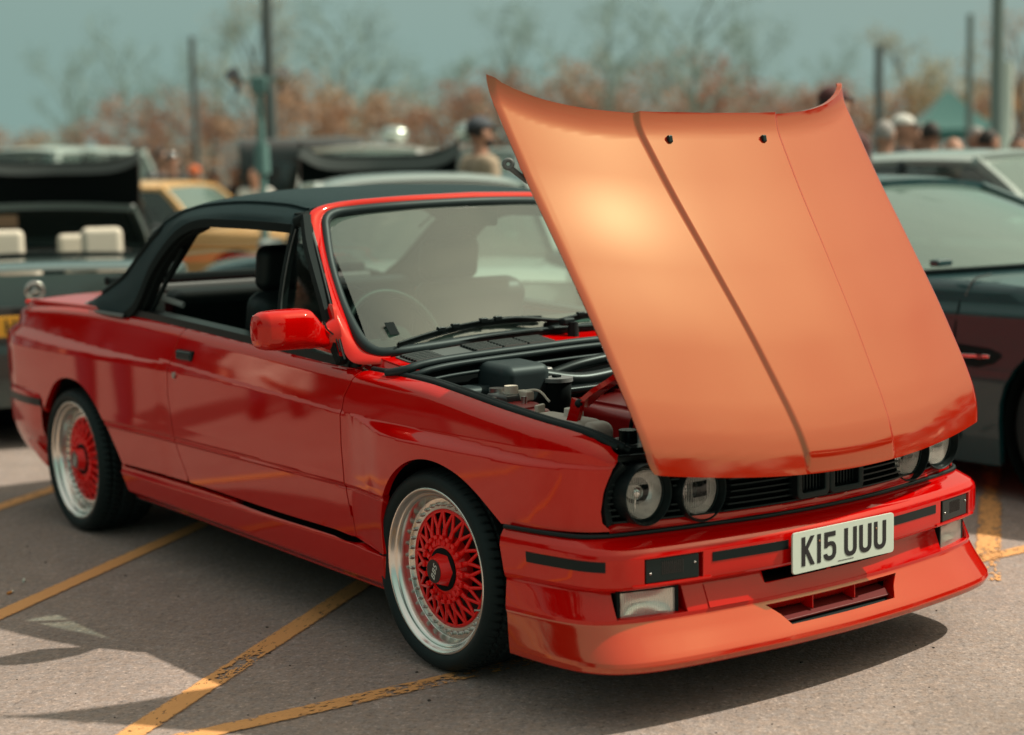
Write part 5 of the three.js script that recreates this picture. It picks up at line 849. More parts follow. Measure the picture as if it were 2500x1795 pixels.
// two more cars of the red one's kind, seen from behind, front-hinged bonnets raised
function clubCar(label, hoodPx, az, o) {
  const turn = PI - az, f = [Math.sin(az), -Math.cos(az)], { c } = makeCar('saloon_with_raised_bonnet', label, 'car', [hoodPx[0] - f[0] * .18, 0, hoodPx[1] - f[1] * .18], turn, saloon({ noBonnet: true, ...o }), undefined);
  const src = car.children.find((q) => q.name === 'bonnet');
  const b = part('raised_bonnet', src.geometry, o.bonnetM ?? M.black, c); part('bonnet_inner_panel', src.children[0].geometry, M.dark, b); if (o.flip) { b.rotation.y = PI; b.position.z = .40; b.scale.set(1.05, 1.02, 1.02); }
  if (o.narrow) b.scale.x = o.narrow;
  part('bonnet_edge', strip([[-.70, 1.665, .17], [-.5, 1.58, .23], [0, 1.565, .285], [.5, 1.58, .23], [.70, 1.665, .17]].map(([x, y, z]) => [x, y - .055, z - .02]), .02, .085, [0, 1, 0]), o.edgeM ?? M.grey, b);
  return c;
}
clubCar('black saloon facing the camera with its black bonnet raised, behind the open roadster', [2.42, -10.6], PI + .47, { paint: M.black, roofM: M.black, roofY: 1.34, flip: true });
clubCar('grey saloon with pale roof and raised black bonnet behind the red car\'s roof', [3.40, -6.74], .46, { narrow: .86, paint: M.silver, roofM: M.silver, bonnetM: M.black, edgeM: M.grey, roofW: .66, roofY: 1.42 });
// ---------------------------------------------------------------- people: one smooth surface per body, garments as shells over it
function sdfMesh(f, lo, hi, n) {
  const mc = new MarchingCubes(n, new THREE.MeshStandardMaterial(), false, false, 60000); mc.isolation = 0;
  const S = Math.max(hi[0] - lo[0], hi[1] - lo[1], hi[2] - lo[2]) / 2 * 1.04, C = [0, 1, 2].map((k) => (lo[k] + hi[k]) / 2), h = n / 2;
  for (let k = 0; k < n; k++) for (let j = 0; j < n; j++) for (let i = 0; i < n; i++) mc.field[i + n * j + n * n * k] = -f(C[0] + S * (i - h) / h, C[1] + S * (j - h) / h, C[2] + S * (k - h) / h);
  mc.update(); const c = mc.count, p = mc.positionArray.slice(0, c * 3), q = mc.normalArray.slice(0, c * 3);
  for (let i = 0; i < c; i++) for (let k = 0; k < 3; k++) p[i * 3 + k] = C[k] + S * p[i * 3 + k];
  const g = new THREE.BufferGeometry(); g.setAttribute('position', new THREE.Float32BufferAttribute(p, 3)); const m = mergeVertices(g, 1e-4); m.computeVertexNormals(); return m;
}
const smin = (a, b, k) => { const h = clamp(0.5 + 0.5 * (b - a) / k); return lerp(b, a, h) - k * h * (1 - h); };
function cap(a, b, ra, rb) { const d = [b[0] - a[0], b[1] - a[1], b[2] - a[2]], L = d[0] ** 2 + d[1] ** 2 + d[2] ** 2 || 1e-9; return (x, y, z) => { const t = clamp(((x - a[0]) * d[0] + (y - a[1]) * d[1] + (z - a[2]) * d[2]) / L); return Math.hypot(x - a[0] - d[0] * t, y - a[1] - d[1] * t, z - a[2] - d[2] * t) - lerp(ra, rb, t); }; }
const ell = (c, r) => (x, y, z) => { const q = Math.hypot((x - c[0]) / r[0], (y - c[1]) / r[1], (z - c[2]) / r[2]); return (q - 1) * Math.min(...r); };
const blend = (list, k) => (x, y, z) => { let d = 1e9; for (const s of list) d = smin(d, s(x, y, z), k); return d; };
function figure(arms) { // arms: [[shoulder, elbow, wrist, fingertip] right, left]
  const torso = [cap([0, .97, 0], [0, 1.12, .0], .135, .125), cap([-.07, 1.14, .0], [-.11, 1.36, -.01], .105, .095), cap([.07, 1.14, .0], [.11, 1.36, -.01], .105, .095), cap([-.16, 1.42, -.015], [.16, 1.42, -.015], .062, .062)];
  const neck = [cap([0, 1.42, -.01], [0, 1.56, .01], .062, .055)];
  const head = [ell([0, 1.665, .005], [.076, .105, .092]), ell([0, 1.605, .03], [.056, .06, .066]), cap([0, 1.655, .095], [0, 1.625, .112], .010, .015), ell([-.078, 1.65, 0], [.012, .03, .018]), ell([.078, 1.65, 0], [.012, .03, .018]), cap([-.035, 1.685, .086], [.035, 1.685, .086], .010, .010), cap([-.018, 1.592, .088], [.018, 1.592, .088], .008, .008)];
  const legs = [], shoes = []; for (const s of [-1, 1]) { legs.push(cap([s * .085, .95, 0], [s * .105, .52, .015], .092, .062), cap([s * .105, .52, .015], [s * .11, .09, -.015], .060, .042)); shoes.push(cap([s * .11, .055, -.04], [s * .125, .045, .14], .048, .042)); }
  const arm = [], sleeve = [], hands = [];
  for (const [S, E, Wr, F] of arms) {
    arm.push(cap(S, E, .052, .042), cap(E, Wr, .041, .028)); sleeve.push(cap(S, [lerp(S[0], E[0], .8), lerp(S[1], E[1], .8), lerp(S[2], E[2], .8)], .056, .058));
    const d = V3(F[0] - Wr[0], F[1] - Wr[1], F[2] - Wr[2]).normalize(), side = d.clone().cross(V3(S[0] > 0 ? 1 : -1, .2, 0)).normalize(), P = (t, s, c = 0) => [Wr[0] + d.x * t + side.x * s, Wr[1] + d.y * t + side.y * s - c, Wr[2] + d.z * t + side.z * s];
    hands.push(cap(P(.0, 0), P(.075, 0), .026, .032));
    for (let k = 0; k < 4; k++) { const o = (k - 1.5) * .019, L = [.068, .082, .076, .058][k]; hands.push(cap(P(.08, o), P(.08 + L * .5, o), .0098, .009), cap(P(.08 + L * .5, o), P(.08 + L, o, .012), .009, .008)); }
    hands.push(cap(P(.02, .028), P(.075, .055), .012, .010));
  }
  return { torso, neck, head, legs, shoes, arm, sleeve, hands };
}
const POSE = {
  stand: [[[-.19, 1.41, -.01], [-.25, 1.13, -.03], [-.24, .88, .04], [-.23, .72, .07]], [[.19, 1.41, -.01], [.25, 1.13, -.03], [.24, .88, .04], [.23, .72, .07]]],
  bent: [[[-.19, 1.41, -.01], [-.24, 1.14, .0], [-.10, 1.12, .22], [.0, 1.15, .34]], [[.19, 1.41, -.01], [.26, 1.15, -.05], [.22, .95, .10], [.19, .82, .18]]],
};
const FIG = Object.fromEntries(Object.entries(POSE).map(([k, a]) => {
  const f = figure(a), off = (s, d) => (x, y, z) => s(x, y, z) - d;
  const body = sdfMesh(blend([...f.torso, ...f.neck, ...f.legs, ...f.arm], .035), [-.36, 0, -.25], [.36, 1.6, .36], 84);
  const head = sdfMesh(blend([...f.head, cap([0, 1.50, .0], [0, 1.58, .012], .055, .052)], .018), [-.12, 1.48, -.12], [.12, 1.79, .14], 52);
  const hands = a.map((q, i) => { const c = q[3], w = q[2], n = f.hands.length / 2, hs = f.hands.slice(i * n, i * n + n), m = [0, 1, 2].map((t) => (c[t] + w[t]) / 2); return sdfMesh(blend(hs, .006), m.map((v) => v - .14), m.map((v) => v + .14), 56); });
  const topF = blend([...f.torso, ...f.sleeve, cap([0, .92, 0], [0, 1.1, 0], .15, .14)], .04);
  const long = blend([...f.torso, ...f.arm, cap([0, .92, 0], [0, 1.1, 0], .155, .145)], .04);
  const cut = (s, d) => (x, y, z) => Math.max(off(s, d)(x, y, z), -(y - .90), Math.hypot(x, z) < .12 ? y - 1.49 : -1);
  const cutB = (s, d) => (x, y, z) => Math.max(s(x, y, z) - d, .075 - y, y - 1.0);
  return [k, { body: merge([body, head, ...hands]), tee: sdfMesh(cut(topF, .014), [-.36, .86, -.25], [.36, 1.56, .36], 60), jacket: sdfMesh(cut(long, .024), [-.40, .86, -.25], [.40, 1.56, .40], 60), trousers: sdfMesh(cutB(blend([...f.legs, cap([-.06, .95, 0], [.06, .95, 0], .125, .125)], .03), .014), [-.25, .0, -.2], [.25, 1.06, .2], 56), shoes: sdfMesh(blend(f.shoes, .01), [-.2, -.01, -.12], [.2, .13, .22], 40),
    hair: sdfMesh((x, y, z) => Math.max(ell([0, 1.672, -.006], [.084, .108, .098])(x, y, z), -(y - 1.665 + (z > .03 ? -.045 : .05 + z * .3))), [-.1, 1.54, -.12], [.1, 1.8, .12], 40),
    beard: sdfMesh((x, y, z) => Math.max(ell([0, 1.595, .03], [.062, .062, .076])(x, y, z), y - 1.612, .01 - z), [-.08, 1.52, -.04], [.08, 1.64, .12], 36),
    cap: merge([at(new THREE.SphereGeometry(.1, 24, 10, 0, 2 * PI, 0, PI / 2), 0, 1.70, -.005, 0, 0, 0, [.9, .85, 1.03]), at(cyl(.085, .085, .008, 24), 0, 1.705, .075, .15, 0, 0, [.85, 1, 1])]) }];
}));
const skinM = std(.42, .22, .15, .6), hairM = { dark: std(.02, .014, .012, .7), pale: std(.48, .42, .30, .7), grey: std(.25, .24, .23, .7) };
function person(label, pos, turn, h, o) {
  const F = FIG[o.pose ?? 'stand'], p = thing('person', label, 'person', pos, turn, o.group); p.scale.setScalar(h / 1.77);
  part('body', F.body, o.skin ?? skinM, p); part(o.jacket ? 'jacket' : 't_shirt', o.jacket ? F.jacket : F.tee, o.top, p); part('trousers', F.trousers, o.legs ?? M.denim, p); part('shoes', F.shoes, M.dark, p);
  if (o.hair) part('hair', F.hair, o.hair, p); if (o.cap) part('cap', F.cap, o.cap, p); if (o.beard) part('beard', F.beard, hairM.dark, p);
  for (const s of SG) part('eye', at(new THREE.SphereGeometry(.009, 8, 6), s * .031, 1.668, .082), M.ink, p);
  return p;
}
Object.assign(M, { denim: std(.03, .04, .06, .85), beige: std(.36, .28, .20, .85), navy: std(.015, .022, .032, .85), slate: std(.06, .07, .085, .85), orange: std(.55, .12, .03, .8), whiteCloth: std(.6, .6, .56, .85), maroon: std(.06, .012, .012, .8) });
person('bearded person in beige t-shirt and grey cap standing left of the raised red bonnet', across(1074, 13), 1.35, T(1074, 262, 13), { top: M.beige, hair: hairM.dark, cap: M.slate, beard: true, pose: 'bent' });
person('person in dark cap whose head shows above the red bonnet\'s far corner', [4.93, 0, -3.62], 1.6, 1.93, { top: M.maroon, jacket: true, cap: M.maroon, hair: hairM.dark, beard: true });
person('person with orange cap, leftmost of the people behind the ochre saloon', across(445, 20.5), -.6, T(445, 368, 20.5), { top: M.slate, jacket: true, cap: M.orange });
person('person in navy jacket beside the orange-capped person behind the ochre saloon', across(487, 20), .3, T(487, 378, 20), { top: M.navy, jacket: true, hair: hairM.dark });
person('fair-skinned person in black top left of the camera post', across(533, 20), -.2, T(533, 365, 20), { top: M.black, jacket: true, hair: hairM.grey });
person('person in white top just right of the camera post', across(577, 19.5), -.9, T(577, 370, 19.5), { top: M.whiteCloth, hair: hairM.dark, pose: 'bent' });
const crowd = (label, ox, oy, d, turn, o) => person(label, across(ox, d), turn, Math.min(1.95, T(ox, oy, d)), o);
crowd('grey-haired person in slate hoodie in front of the green gazebo, nearest the bonnet', 1962, 270, 13.5, 1.7, { top: M.slate, jacket: true, hair: hairM.grey, pose: 'bent' });
crowd('person in navy jacket and white cap standing at the gazebo\'s left edge', 2003, 258, 14.5, .8, { top: M.navy, jacket: true, cap: M.whiteCloth });
crowd('dark-haired person in black jacket left of the gazebo\'s middle', 2035, 280, 15.5, -.5, { top: M.black, jacket: true, hair: hairM.dark });
crowd('tall person in black coat with back turned under the gazebo\'s peak', 2062, 272, 15, 2.6, { top: M.black, jacket: true, hair: hairM.dark });
crowd('low-standing person with bald fair head behind the silver saloon\'s roof', 2113, 306, 12.5, -.6, { top: M.maroon, jacket: true });
crowd('grey-haired person in black coat right of the gazebo', 2163, 283, 15, -.3, { top: M.black, jacket: true, hair: hairM.grey, pose: 'bent' });
crowd('dark-haired person in black coat beside the short white post', 2190, 288, 14.6, 1.2, { top: M.black, jacket: true, hair: hairM.dark });
crowd('person in navy jacket at the right edge of the picture', 2258, 300, 14, -1.0, { top: M.navy, jacket: true, hair: hairM.dark });
crowd('person in black coat standing before the pale estate car, left of the orange cap', 372, 332, 21.5, .4, { top: M.black, jacket: true, hair: hairM.dark });
crowd('person in black coat and hat between the pale estate cars at left', 395, 338, 21, -.7, { top: M.black, jacket: true, cap: M.black });
// two visitors on the near side, seen as reflections in the red flank
person('visitor in black coat standing on the driver\'s side behind the red car\'s tail', [-1.95, 0, -4.5], .4, 1.80, { top: M.navy, jacket: true, hair: hairM.dark });
person('visitor in white shirt on the driver\'s side, farther from the red car', [-2.75, 0, -4.4], .6, 1.72, { top: M.whiteCloth, hair: hairM.grey, pose: 'bent' });
// ---------------------------------------------------------------- posts, gazebo, vans
Object.assign(M, { post: std(.14, .19, .18, .5), postDark: std(.075, .10, .10, .6), teal: std(.10, .21, .20, .6), vanM: phys(.34, .42, .39, .4, { clearcoat: .6, clearcoatRoughness: .2 }), gazebo: phys(.03, .15, .14, .8, { transmission: .25, thickness: 0 }), paleP: std(.45, .52, .48, .5) });
function lampPost(label, pos, h, r0, r1, m, arm) {
  const o = thing('lamp_post', label, 'lamp post', pos); part('pole', [cyl(r1, r0, h, 16).translate(0, h / 2, 0), cyl(r0 * 1.5, r0 * 1.6, .5, 16).translate(0, .25, 0)], m, o);
  if (arm) { part('arm', bar([0, h - .05, 0], [arm, h + .1, 0], r1 * .8), m, o); part('lamp_head', at(rbox(.5, .1, .2, .04), arm + .2, h + .08, 0), m, o); }
  return o;
}
lampPost('tall dark lamp post reaching out of the picture left of centre', [8.46, 0, -17.5], 9, .10, .06, M.postDark, .8);
lampPost('slim grey lamp post standing among the bare trees at left', [14.95, 0, -32.9], 4.85, .09, .07, M.postDark);
lampPost('tall grey lamp post reaching out of the picture at the right edge', [13.5, 0, -8.7], 8, .085, .055, M.post, .8);
lampPost('short white post right of the green gazebo', [15.3, 0, -9.9], 2.75, .10, .10, M.paleP);
lampPost('slim grey post just behind the green gazebo\'s right side', [21.6, 0, -15.3], 4.1, .07, .06, M.post);
lampPost('thin dark post between the bonnet and the green gazebo', [25, 0, -20.3], 4.0, .11, .09, M.postDark);
{
  const o = thing('camera_post', 'teal post with a box and two black spotlights on its crossbar', 'camera post', [4.92, 0, -11.35], -.65);
  part('pole', [cyl(.035, .05, 2.3, 14).translate(0, 1.15, 0), cyl(.075, .08, .3, 14).translate(0, 1.62, 0)], M.teal, o);
  part('crossbar', bar([-.22, 2.42, 0], [.22, 2.42, 0], .014), M.teal, o); part('control_box', rbox(.16, .18, .1, .02).translate(0, 2.37, 0), M.teal, o);
  for (const s of SG) part('spotlight', [at(cyl(.075, .05, .16, 18), s * .235, 2.44, .02, 1.0, s * .4), at(rbox(.04, .16, .05, .01), s * .22, 2.36, 0)], M.black, o);
}
{
  const o = thing('gazebo', 'green pop-up gazebo with peaked canopy behind the crowd at right', 'gazebo', [29.5, 0, -22.0], .9), w = 1.05, e = 2.25, p = 3.25;
  const face = (k) => { const a = k * PI / 2 + PI / 4, b = a + PI / 2; return grid((u, v) => { const s = Math.sqrt(2) * w, A = [s * Math.cos(a), s * Math.sin(a)], B = [s * Math.cos(b), s * Math.sin(b)], q = v; return [lerp(A[0], B[0], u) * (1 - q), lerp(e, p, q ** 1.25) - .03 * Math.sin(PI * u) * (1 - q), lerp(A[1], B[1], u) * (1 - q)]; }, 10, 10); };
  for (let k = 0; k < 4; k++) { part('canopy_panel', face(k), M.gazebo, o); const a = k * PI / 2 + PI / 4, b = a + PI / 2, s = Math.sqrt(2) * w; part('valance', grid((u, v) => [lerp(s * Math.cos(a), s * Math.cos(b), u), e - .22 * v - .02 * Math.sin(u * PI * 8) * v, lerp(s * Math.sin(a), s * Math.sin(b), u)], 24, 3), M.gazebo, o); part('leg', bar([s * Math.cos(a), 0, s * Math.sin(a)], [s * Math.cos(a), e, s * Math.sin(a)], .02), M.post, o); }
}
function van(label, pos, turn, L, W, H, m, dark) {
  const o = thing('van', label, 'van', pos, turn), prof = new THREE.Shape();
  prof.moveTo(-L / 2, .35); prof.lineTo(-L / 2, H - .15); prof.quadraticCurveTo(-L / 2, H, -L / 2 + .2, H); prof.lineTo(L / 2 - 1.25, H); prof.quadraticCurveTo(L / 2 - 1.05, H, L / 2 - .95, H - .15); prof.lineTo(L / 2 - .5, 1.15); prof.lineTo(L / 2 - .08, 1.0); prof.quadraticCurveTo(L / 2, .95, L / 2, .85); prof.lineTo(L / 2, .35);
  for (const x of [L / 2 - .75, -L / 2 + .85]) { prof.lineTo(x + .38, .35); prof.absarc(x, .35, .38, 0, PI, false); prof.lineTo(x - .38, .35); } prof.lineTo(-L / 2, .35);
  const g = new THREE.ExtrudeGeometry(prof, { depth: W - .1, bevelThickness: .05, bevelSize: .04, bevelSegments: 3, curveSegments: 10 }); g.translate(0, 0, -(W - .1) / 2);
  part('body', g, m, o);
  part('windscreen', at(box(.02, H - 1.4, W - .25), L / 2 - .70, (H + 1.05) / 2, 0, 0, 0, .37), M.carGlassDark, o);
  for (const s of SG) { part('side_window', at(box(.75, .5, .02), L / 2 - 1.45, H - .48, s * (W / 2 + .006)), M.carGlassDark, o); if (dark) part('side_window', at(box(L - 2.8, .5, .02), -.55, H - .48, s * (W / 2 + .006)), M.carGlassDark, o); part('head_lamp', at(rbox(.05, .16, .3, .02), L / 2 + .03, .82, s * (W / 2 - .3)), M.paleP, o); }
  part('rear_window', at(box(.02, .5, W - .4), -L / 2 - .045, H - .5, 0), M.carGlassDark, o); part('bumper', at(rbox(.16, .22, W, .05), L / 2 + .0, .45, 0), M.trim, o);
  for (const s of SG) for (const x of [L / 2 - .75, -L / 2 + .85]) { const w = sub('wheel', o); w.position.set(x, .33, s * (W / 2 - .02)); w.rotation.y = s > 0 ? PI / 2 : -PI / 2; part('tyre', WHEELS.tyre, M.tyre, w); part('rim', WHEELS.face, M.alloyDull, w); }
  return o;
}
M.carGlassDark = phys(.015, .022, .024, .05, { clearcoat: 1, clearcoatRoughness: .03 });
van('black van showing its dark tail just right of the camera post', across(645, 22), 1.15, 4.4, 1.5, 1.86, M.black, true);
// cars farther off
const far = (label, ox, d, turn, paint, o = {}) => { const r = makeCar('parked_car', label, 'car', across(ox, d), turn, saloon({ paint, wheelM: M.alloyDull, ...o }), undefined); return r.c; };
const estate = { roofR: -2.95, rear: -3.3, posts: [.38, .72], roofW: .66 };
far('pale estate car farthest left beyond the raised black bonnet', 120, 25, 1.9, M.vanM, { ...estate, roofY: 1.82 });
far('pale estate car seen just right of the raised black bonnet\'s corner', 335, 26, 2.1, M.vanM, { ...estate, roofY: 1.92 });
far('pale estate car behind the seated people at left', 520, 27, -1.9, M.vanM, { ...estate, roofY: 1.9 });
far('silver saloon standing broadside below the pale estate cars', 330, 21, 1.5, M.silver, { roofY: 1.48 });
far('black saloon broadside between two silver ones at far left', 410, 23, 1.6, M.black, { roofY: 1.5 });
far('white estate car with a dark rear window above the grey saloon\'s raised bonnet', 790, 18.5, -.7, M.white, { ...estate, roofY: 1.78 });
far('dark green car with rounded roof between the ochre saloon and the raised black bonnet', 655, 13.6, -2.2, M.green, { roofY: 1.40 });
far('black car showing behind the red bonnet\'s hinge lug', 1185, 15.5, -1.9, M.black, { roofY: 1.42 });
far('silver car between the two silver balloons', 960, 19.5, -1.2, M.silver, { ...estate, roofY: 1.72 });
far('black car behind the bearded person', 1110, 21, -2.0, M.black, { ...estate, roofY: 1.7 });
far('pale car left of the gazebo, nearest the red bonnet', 1960, 19, -1.2, M.vanM, { roofY: 1.52 });
far('white car under the gazebo\'s left edge behind the crowd', 2060, 24, 2.6, M.white, { roofY: 1.6 });
far('black car standing under the green gazebo', 2110, 28, -1.8, M.black, { ...estate, roofY: 1.7 });
far('pale car right of the gazebo, by the short white post', 2230, 19, -1.3, M.vanM, { roofY: 1.55 });
for (const [k, p] of [[0, [7.70, -13.1]], [1, [8.42, -12.55]]]) {
  const o = thing('balloon', k ? 'round silver foil balloon beside the person in the beige t-shirt' : 'round silver foil balloon above the grey saloon\'s bonnet', 'balloon', [p[0], 0, p[1]], .65);
  part('foil', [at(new THREE.SphereGeometry(.17, 28, 18), 0, 1.93, 0, 0, 0, 0, [1, k ? .8 : .55, 1])], std(.55, .62, .58, .22, { metalness: .9 }), o); part('string', bar([0, .9, 0], [0, 1.82, 0], .004), M.post, o); part('weight', at(rbox(.1, .9, .1, .02), 0, .45, 0), M.dark, o);
}
// dark car and hedge row on the near side, mirrored by the flank
makeCar('parked_car', 'black saloon parked outside the picture on the driver\'s side', 'car', [-4.5, 0, -3.3], .04, saloon({ paint: M.black, roofM: M.black }));
makeCar('parked_car', 'dark green saloon parked outside the picture behind the visitors', 'car', [-4.7, 0, -8.8], -.05, saloon({ paint: M.green, roofM: M.green }));

{ // a row of dark cars facing the red one, mirrored by its bonnet and bumpers
  const src = makeCar('parked_car', 'dark saloon in the row outside the picture, facing the red car', 'car', [1.5, 0, 9.2], PI + .1, saloon({ paint: M.black, roofM: M.black, zR: -3.6 }), 'dark saloons in the row facing the red car').c;
  for (let k = 1; k < 8; k++) copyOf(src, 'dark saloon in the row outside the picture, facing the red car', [1.5 + k * 2.7, 0, 9.2 - k * .35 - (k > 4 ? (k - 4) * 1.0 : 0)], PI + .1 + k * .03);
}
// ---------------------------------------------------------------- trees: forked limbs, twigs and many small leaf faces
function treeGeo(seed, o) {
  const r = rng(seed), limbs = [], tips = [];
  const grow = (p, d, len, rad, depth) => {
    const segs = 3, pts = [p.clone()]; let q = p.clone(), dir = d.clone();
    for (let i = 0; i < segs; i++) { dir.add(V3(r() - .5, (r() - .3) * .5, r() - .5).multiplyScalar(o.bend)).normalize(); q = q.clone().addScaledVector(dir, len / segs); pts.push(q); }
    for (let i = 0; i < segs; i++) limbs.push(bar(pts[i].toArray(), pts[i + 1].toArray(), rad * (1 - .22 * i), rad * (1 - .22 * (i + 1)), depth > 1 ? 6 : 4));
    if (depth < 2) tips.push(...pts.slice(1));
    if (depth === 0) return;
    const n = depth === o.depth ? o.first : 2 + Math.floor(r() * 2.4);
    for (let i = 0; i < n; i++) { const t = depth === o.depth ? lerp(o.low, 1, (i + r() * .6) / n) : .45 + .55 * r(), k = Math.min(segs - 1, Math.floor(t * segs)), b = pts[k].clone().lerp(pts[k + 1], t * segs - k), a = r() * 2 * PI, s = o.spread * (.6 + .8 * r()); const nd = dir.clone().multiplyScalar(1 - .4 * s).add(V3(Math.cos(a) * s, o.lift * r(), Math.sin(a) * s)).normalize(); grow(b, nd, len * (depth === o.depth ? o.ratio * (1.15 - .6 * t) : .62), rad * .5, depth - 1); }
  };
  grow(V3(0, -.1, 0), V3(0, 1, 0), o.trunk, o.rad, o.depth);
  const leaves = []; { const pos = [], nor = [], idx = [], uv = []; let c = 0; for (const t of tips) for (let k = 0; k < o.leaves; k++) { const q = t.clone().add(V3(r() - .5, r() - .5, r() - .5).multiplyScalar(o.cloud)), s = o.leaf * (.5 + r()), a = V3(r() - .5, r() - .5, r() - .5).normalize(), b = a.clone().cross(V3(r() - .5, r() - .5, r() - .5)).normalize(), n = a.clone().cross(b); for (const [x, y] of [[-1, 0], [0, -.45], [1, 0], [0, .45]]) { const v = q.clone().addScaledVector(a, x * s).addScaledVector(b, y * s); pos.push(v.x, v.y, v.z); nor.push(n.x, n.y, n.z); uv.push(x, y); } idx.push(c, c + 1, c + 2, c, c + 2, c + 3); c += 4; } leaves.push(mk(pos, nor, uv, idx)); }
  return { wood: merge(limbs), crown: leaves[0] };
}
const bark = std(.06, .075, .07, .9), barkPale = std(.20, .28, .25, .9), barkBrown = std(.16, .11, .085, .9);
const leafM = (r, g, b) => phys(r, g, b, .9, { transmission: .35, thickness: 0 });
const TALL = [1, 2, 3].map((s) => treeGeo(s * 17, { depth: 3, first: 11, low: .25, bend: .25, spread: .75, lift: .5, ratio: .42, trunk: 6.2, rad: .085, leaves: 6, cloud: .6, leaf: .05 }));
const SHRUB = [4, 5, 6].map((s) => treeGeo(s * 23, { depth: 3, first: 10, low: .08, bend: .4, spread: .9, lift: .5, ratio: .62, trunk: 3.0, rad: .06, leaves: 4, cloud: .5, leaf: .07 }));
const FULL = [7, 8].map((s) => treeGeo(s * 31, { depth: 3, first: 14, low: .12, bend: .3, spread: .95, lift: .35, ratio: .5, trunk: 7.5, rad: .16, leaves: 9, cloud: .9, leaf: .16 }));
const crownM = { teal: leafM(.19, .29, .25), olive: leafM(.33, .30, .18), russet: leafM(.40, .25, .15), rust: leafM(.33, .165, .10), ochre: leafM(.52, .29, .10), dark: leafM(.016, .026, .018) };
function tree(name, kind, variant, label, pos, h, base, cm, bm, group, wide = 1) {
  const G = kind[variant % kind.length], o = thing(name, label, name === 'shrub' ? 'shrub' : 'tree', pos, variant * 1.7, group), s = h / base; o.scale.set(s * wide, s, s * wide); part('trunk', G.wood, bm, o); part('crown', G.crown, cm, o); return o;
}
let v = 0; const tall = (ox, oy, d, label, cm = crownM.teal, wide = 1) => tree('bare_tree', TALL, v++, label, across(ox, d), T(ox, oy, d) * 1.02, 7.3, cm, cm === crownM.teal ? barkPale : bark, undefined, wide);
tall(175, 145, 62, 'faint bare tree at the far left, first of the row');
tall(318, 95, 60, 'tall bare tree above the black bonnet\'s right corner');
tall(468, 60, 58, 'slim bare tree right of the slim grey lamp post');
tall(598, 45, 56, 'leafy-topped bare tree directly behind the tall lamp post', crownM.olive, 1.1);
tall(800, 20, 58, 'tallest bare tree left of the raised bonnet', crownM.teal, 1.2);
tall(950, 150, 64, 'short bare tree left of the bonnet\'s raised corner');
tall(1150, 55, 56, 'bare tree directly above the bonnet\'s raised left corner');
tall(1358, 15, 52, 'bare tree with dark trunk behind the bonnet\'s top edge', crownM.teal, 1.2);
tall(1550, -25, 52, 'tall bare tree above the middle of the bonnet, topped out of the picture', crownM.teal, 1.2);
tall(1665, 90, 60, 'thin bare tree above the bonnet, right of its middle');
tall(1830, 125, 62, 'bare tree behind the bonnet\'s far corner');
tall(2055, 95, 60, 'broad yellowish bare tree above the green gazebo', crownM.olive, 1.3);
tall(2255, 60, 50, 'brownish bare tree at the right edge of the picture', crownM.russet, 1.2);
let w = 0; const shrub = (ox, oy, d, cm, where) => tree('shrub', SHRUB, w++, ({ russet: 'russet', rust: 'dark rust-brown', ochre: 'bright ochre', olive: 'dull olive-brown' })[cm] + ' twiggy shrub ' + where, across(ox, d), T(ox, oy, d), 3.9, crownM[cm], barkBrown, 'shrubs in the hedge row', 1.1);
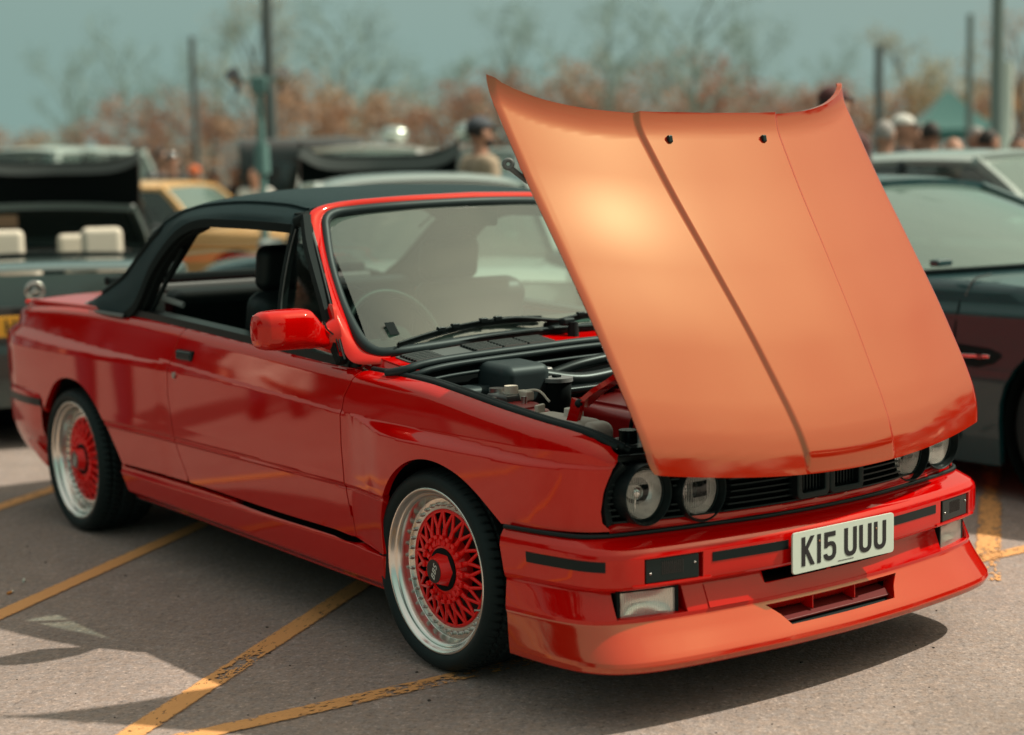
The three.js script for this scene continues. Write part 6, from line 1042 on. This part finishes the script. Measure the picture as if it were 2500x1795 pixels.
for (const a of [
  [-10, 285, 60, 'russet', 'cut by the left edge of the picture'], [40, 305, 62, 'russet', 'low, just inside the left edge of the picture'], [110, 300, 64, 'olive', 'low, left of the first bare tree'], [230, 285, 62, 'russet', 'above the black raised bonnet at far left'],
  [300, 240, 56, 'rust', 'above the right corner of the black bonnet'], [335, 225, 60, 'russet', 'right of the black bonnet\'s corner'], [420, 290, 62, 'olive', 'at the foot of the slim grey lamp post'], [485, 225, 57, 'rust', 'between the slim lamp post and the camera post'],
  [545, 250, 60, 'russet', 'just left of the camera post'], [640, 165, 54, 'russet', 'tall, just right of the tall lamp post'], [690, 190, 56, 'rust', 'above the left corner of the grey saloon\'s bonnet'], [740, 200, 58, 'ochre', 'above the grey saloon\'s raised bonnet'],
  [790, 215, 55, 'russet', 'under the tallest bare tree'], [870, 210, 60, 'olive', 'behind the first silver balloon'], [930, 230, 56, 'russet', 'between the balloons'], [985, 195, 54, 'rust', 'left of the bearded person'],
  [1040, 215, 58, 'ochre', 'behind the bearded person\'s head'], [1105, 220, 56, 'russet', 'touching the red bonnet\'s raised left corner'], [1160, 165, 56, 'rust', 'above the red bonnet\'s left wing'], [1225, 170, 58, 'russet', 'above the red bonnet, left of its first crease'],
  [1290, 195, 56, 'rust', 'low above the red bonnet\'s first crease'], [1345, 205, 60, 'russet', 'at the foot of the dark-trunked bare tree'], [1420, 155, 55, 'russet', 'right of the dark-trunked bare tree'], [1490, 205, 57, 'rust', 'above the left washer nozzle'],
  [1570, 190, 60, 'russet', 'between the two washer nozzles'], [1640, 140, 54, 'rust', 'tallest above the red bonnet'], [1700, 210, 58, 'russet', 'above the right washer nozzle'], [1760, 195, 56, 'rust', 'left of the head behind the bonnet'],
  [1870, 230, 60, 'russet', 'right of the head behind the bonnet'], [1930, 195, 56, 'rust', 'behind the thin dark post'], [1985, 205, 60, 'russet', 'at the gazebo\'s left eave'], [2060, 150, 55, 'olive', 'behind the gazebo\'s peak'],
  [2105, 195, 58, 'ochre', 'right of the gazebo\'s peak'], [2175, 205, 56, 'rust', 'between the gazebo and the tall right-hand post'], [2225, 185, 58, 'russet', 'behind the short white post'], [2270, 180, 54, 'ochre', 'cut by the right edge of the picture']]) shrub(...a);
{ // undergrowth that reads as one mass
  const r = rng(99), pos = [], nor = [], uv = [], idx = []; let c = 0;
  for (let i = 0; i < 15000; i++) { const ox = -150 + r() * 2600, d = 60 + r() * 10, [x, , z] = across(ox, d), y = r() * r() * 2.2, s = .08 + .16 * r(), a = r() * 6.3, b = V3(Math.cos(a), (r() - .5), Math.sin(a)).normalize(), t = b.clone().cross(V3(r() - .5, r() - .5, r() - .5)).normalize(), n = b.clone().cross(t); for (const [p, q] of [[-1, 0], [0, -.5], [1, 0], [0, .5]]) { pos.push(x + (b.x * p + t.x * q) * s, y + (b.y * p + t.y * q) * s, z + (b.z * p + t.z * q) * s); nor.push(n.x, n.y, n.z); uv.push(0, 0); } idx.push(c, c + 1, c + 2, c, c + 2, c + 3); c += 4; }
  const u = new THREE.Mesh(mk(pos, nor, uv, idx), leafM(.42, .25, .14)); u.name = 'undergrowth'; u.userData = { kind: 'stuff', label: 'low brown undergrowth along the edge of the car park', category: 'undergrowth' }; u.castShadow = u.receiveShadow = true; scene.add(u);
}
// dark trees around the rest of the car park, mirrored by the paint
let q = 0; const ringTree = (x, z, h) => tree('park_tree', FULL, q++, 'dark full-crowned tree outside the picture at the edge of the car park', [x, 0, z], h, 9.2, crownM.dark, bark, 'trees around the car park outside the picture', 1.2);
for (let i = 0; i < 12; i++) ringTree(-31 - 2 * (i % 2), 2 - i * 4.9, 8.4 + (i * 5 % 4) * .8);
for (let i = 0; i < 12; i++) ringTree(-27 - 1.5 * (i % 3), 4 - i * 4.8, 9 + (i * 7 % 4) * .8);
for (let i = 0; i < 6; i++) ringTree(-12 + i * 4.2 - 8, -52 + (i % 3) * 2.4, 11 + (i * 5 % 4));
for (let i = 0; i < 13; i++) { const a = .15 + i * .115; ringTree(30 * Math.cos(a), 30 * Math.sin(a), 4.6 + (i * 7 % 5) * .5); }
renderer.setSize(1024, 735);
renderer.render(scene, camera);
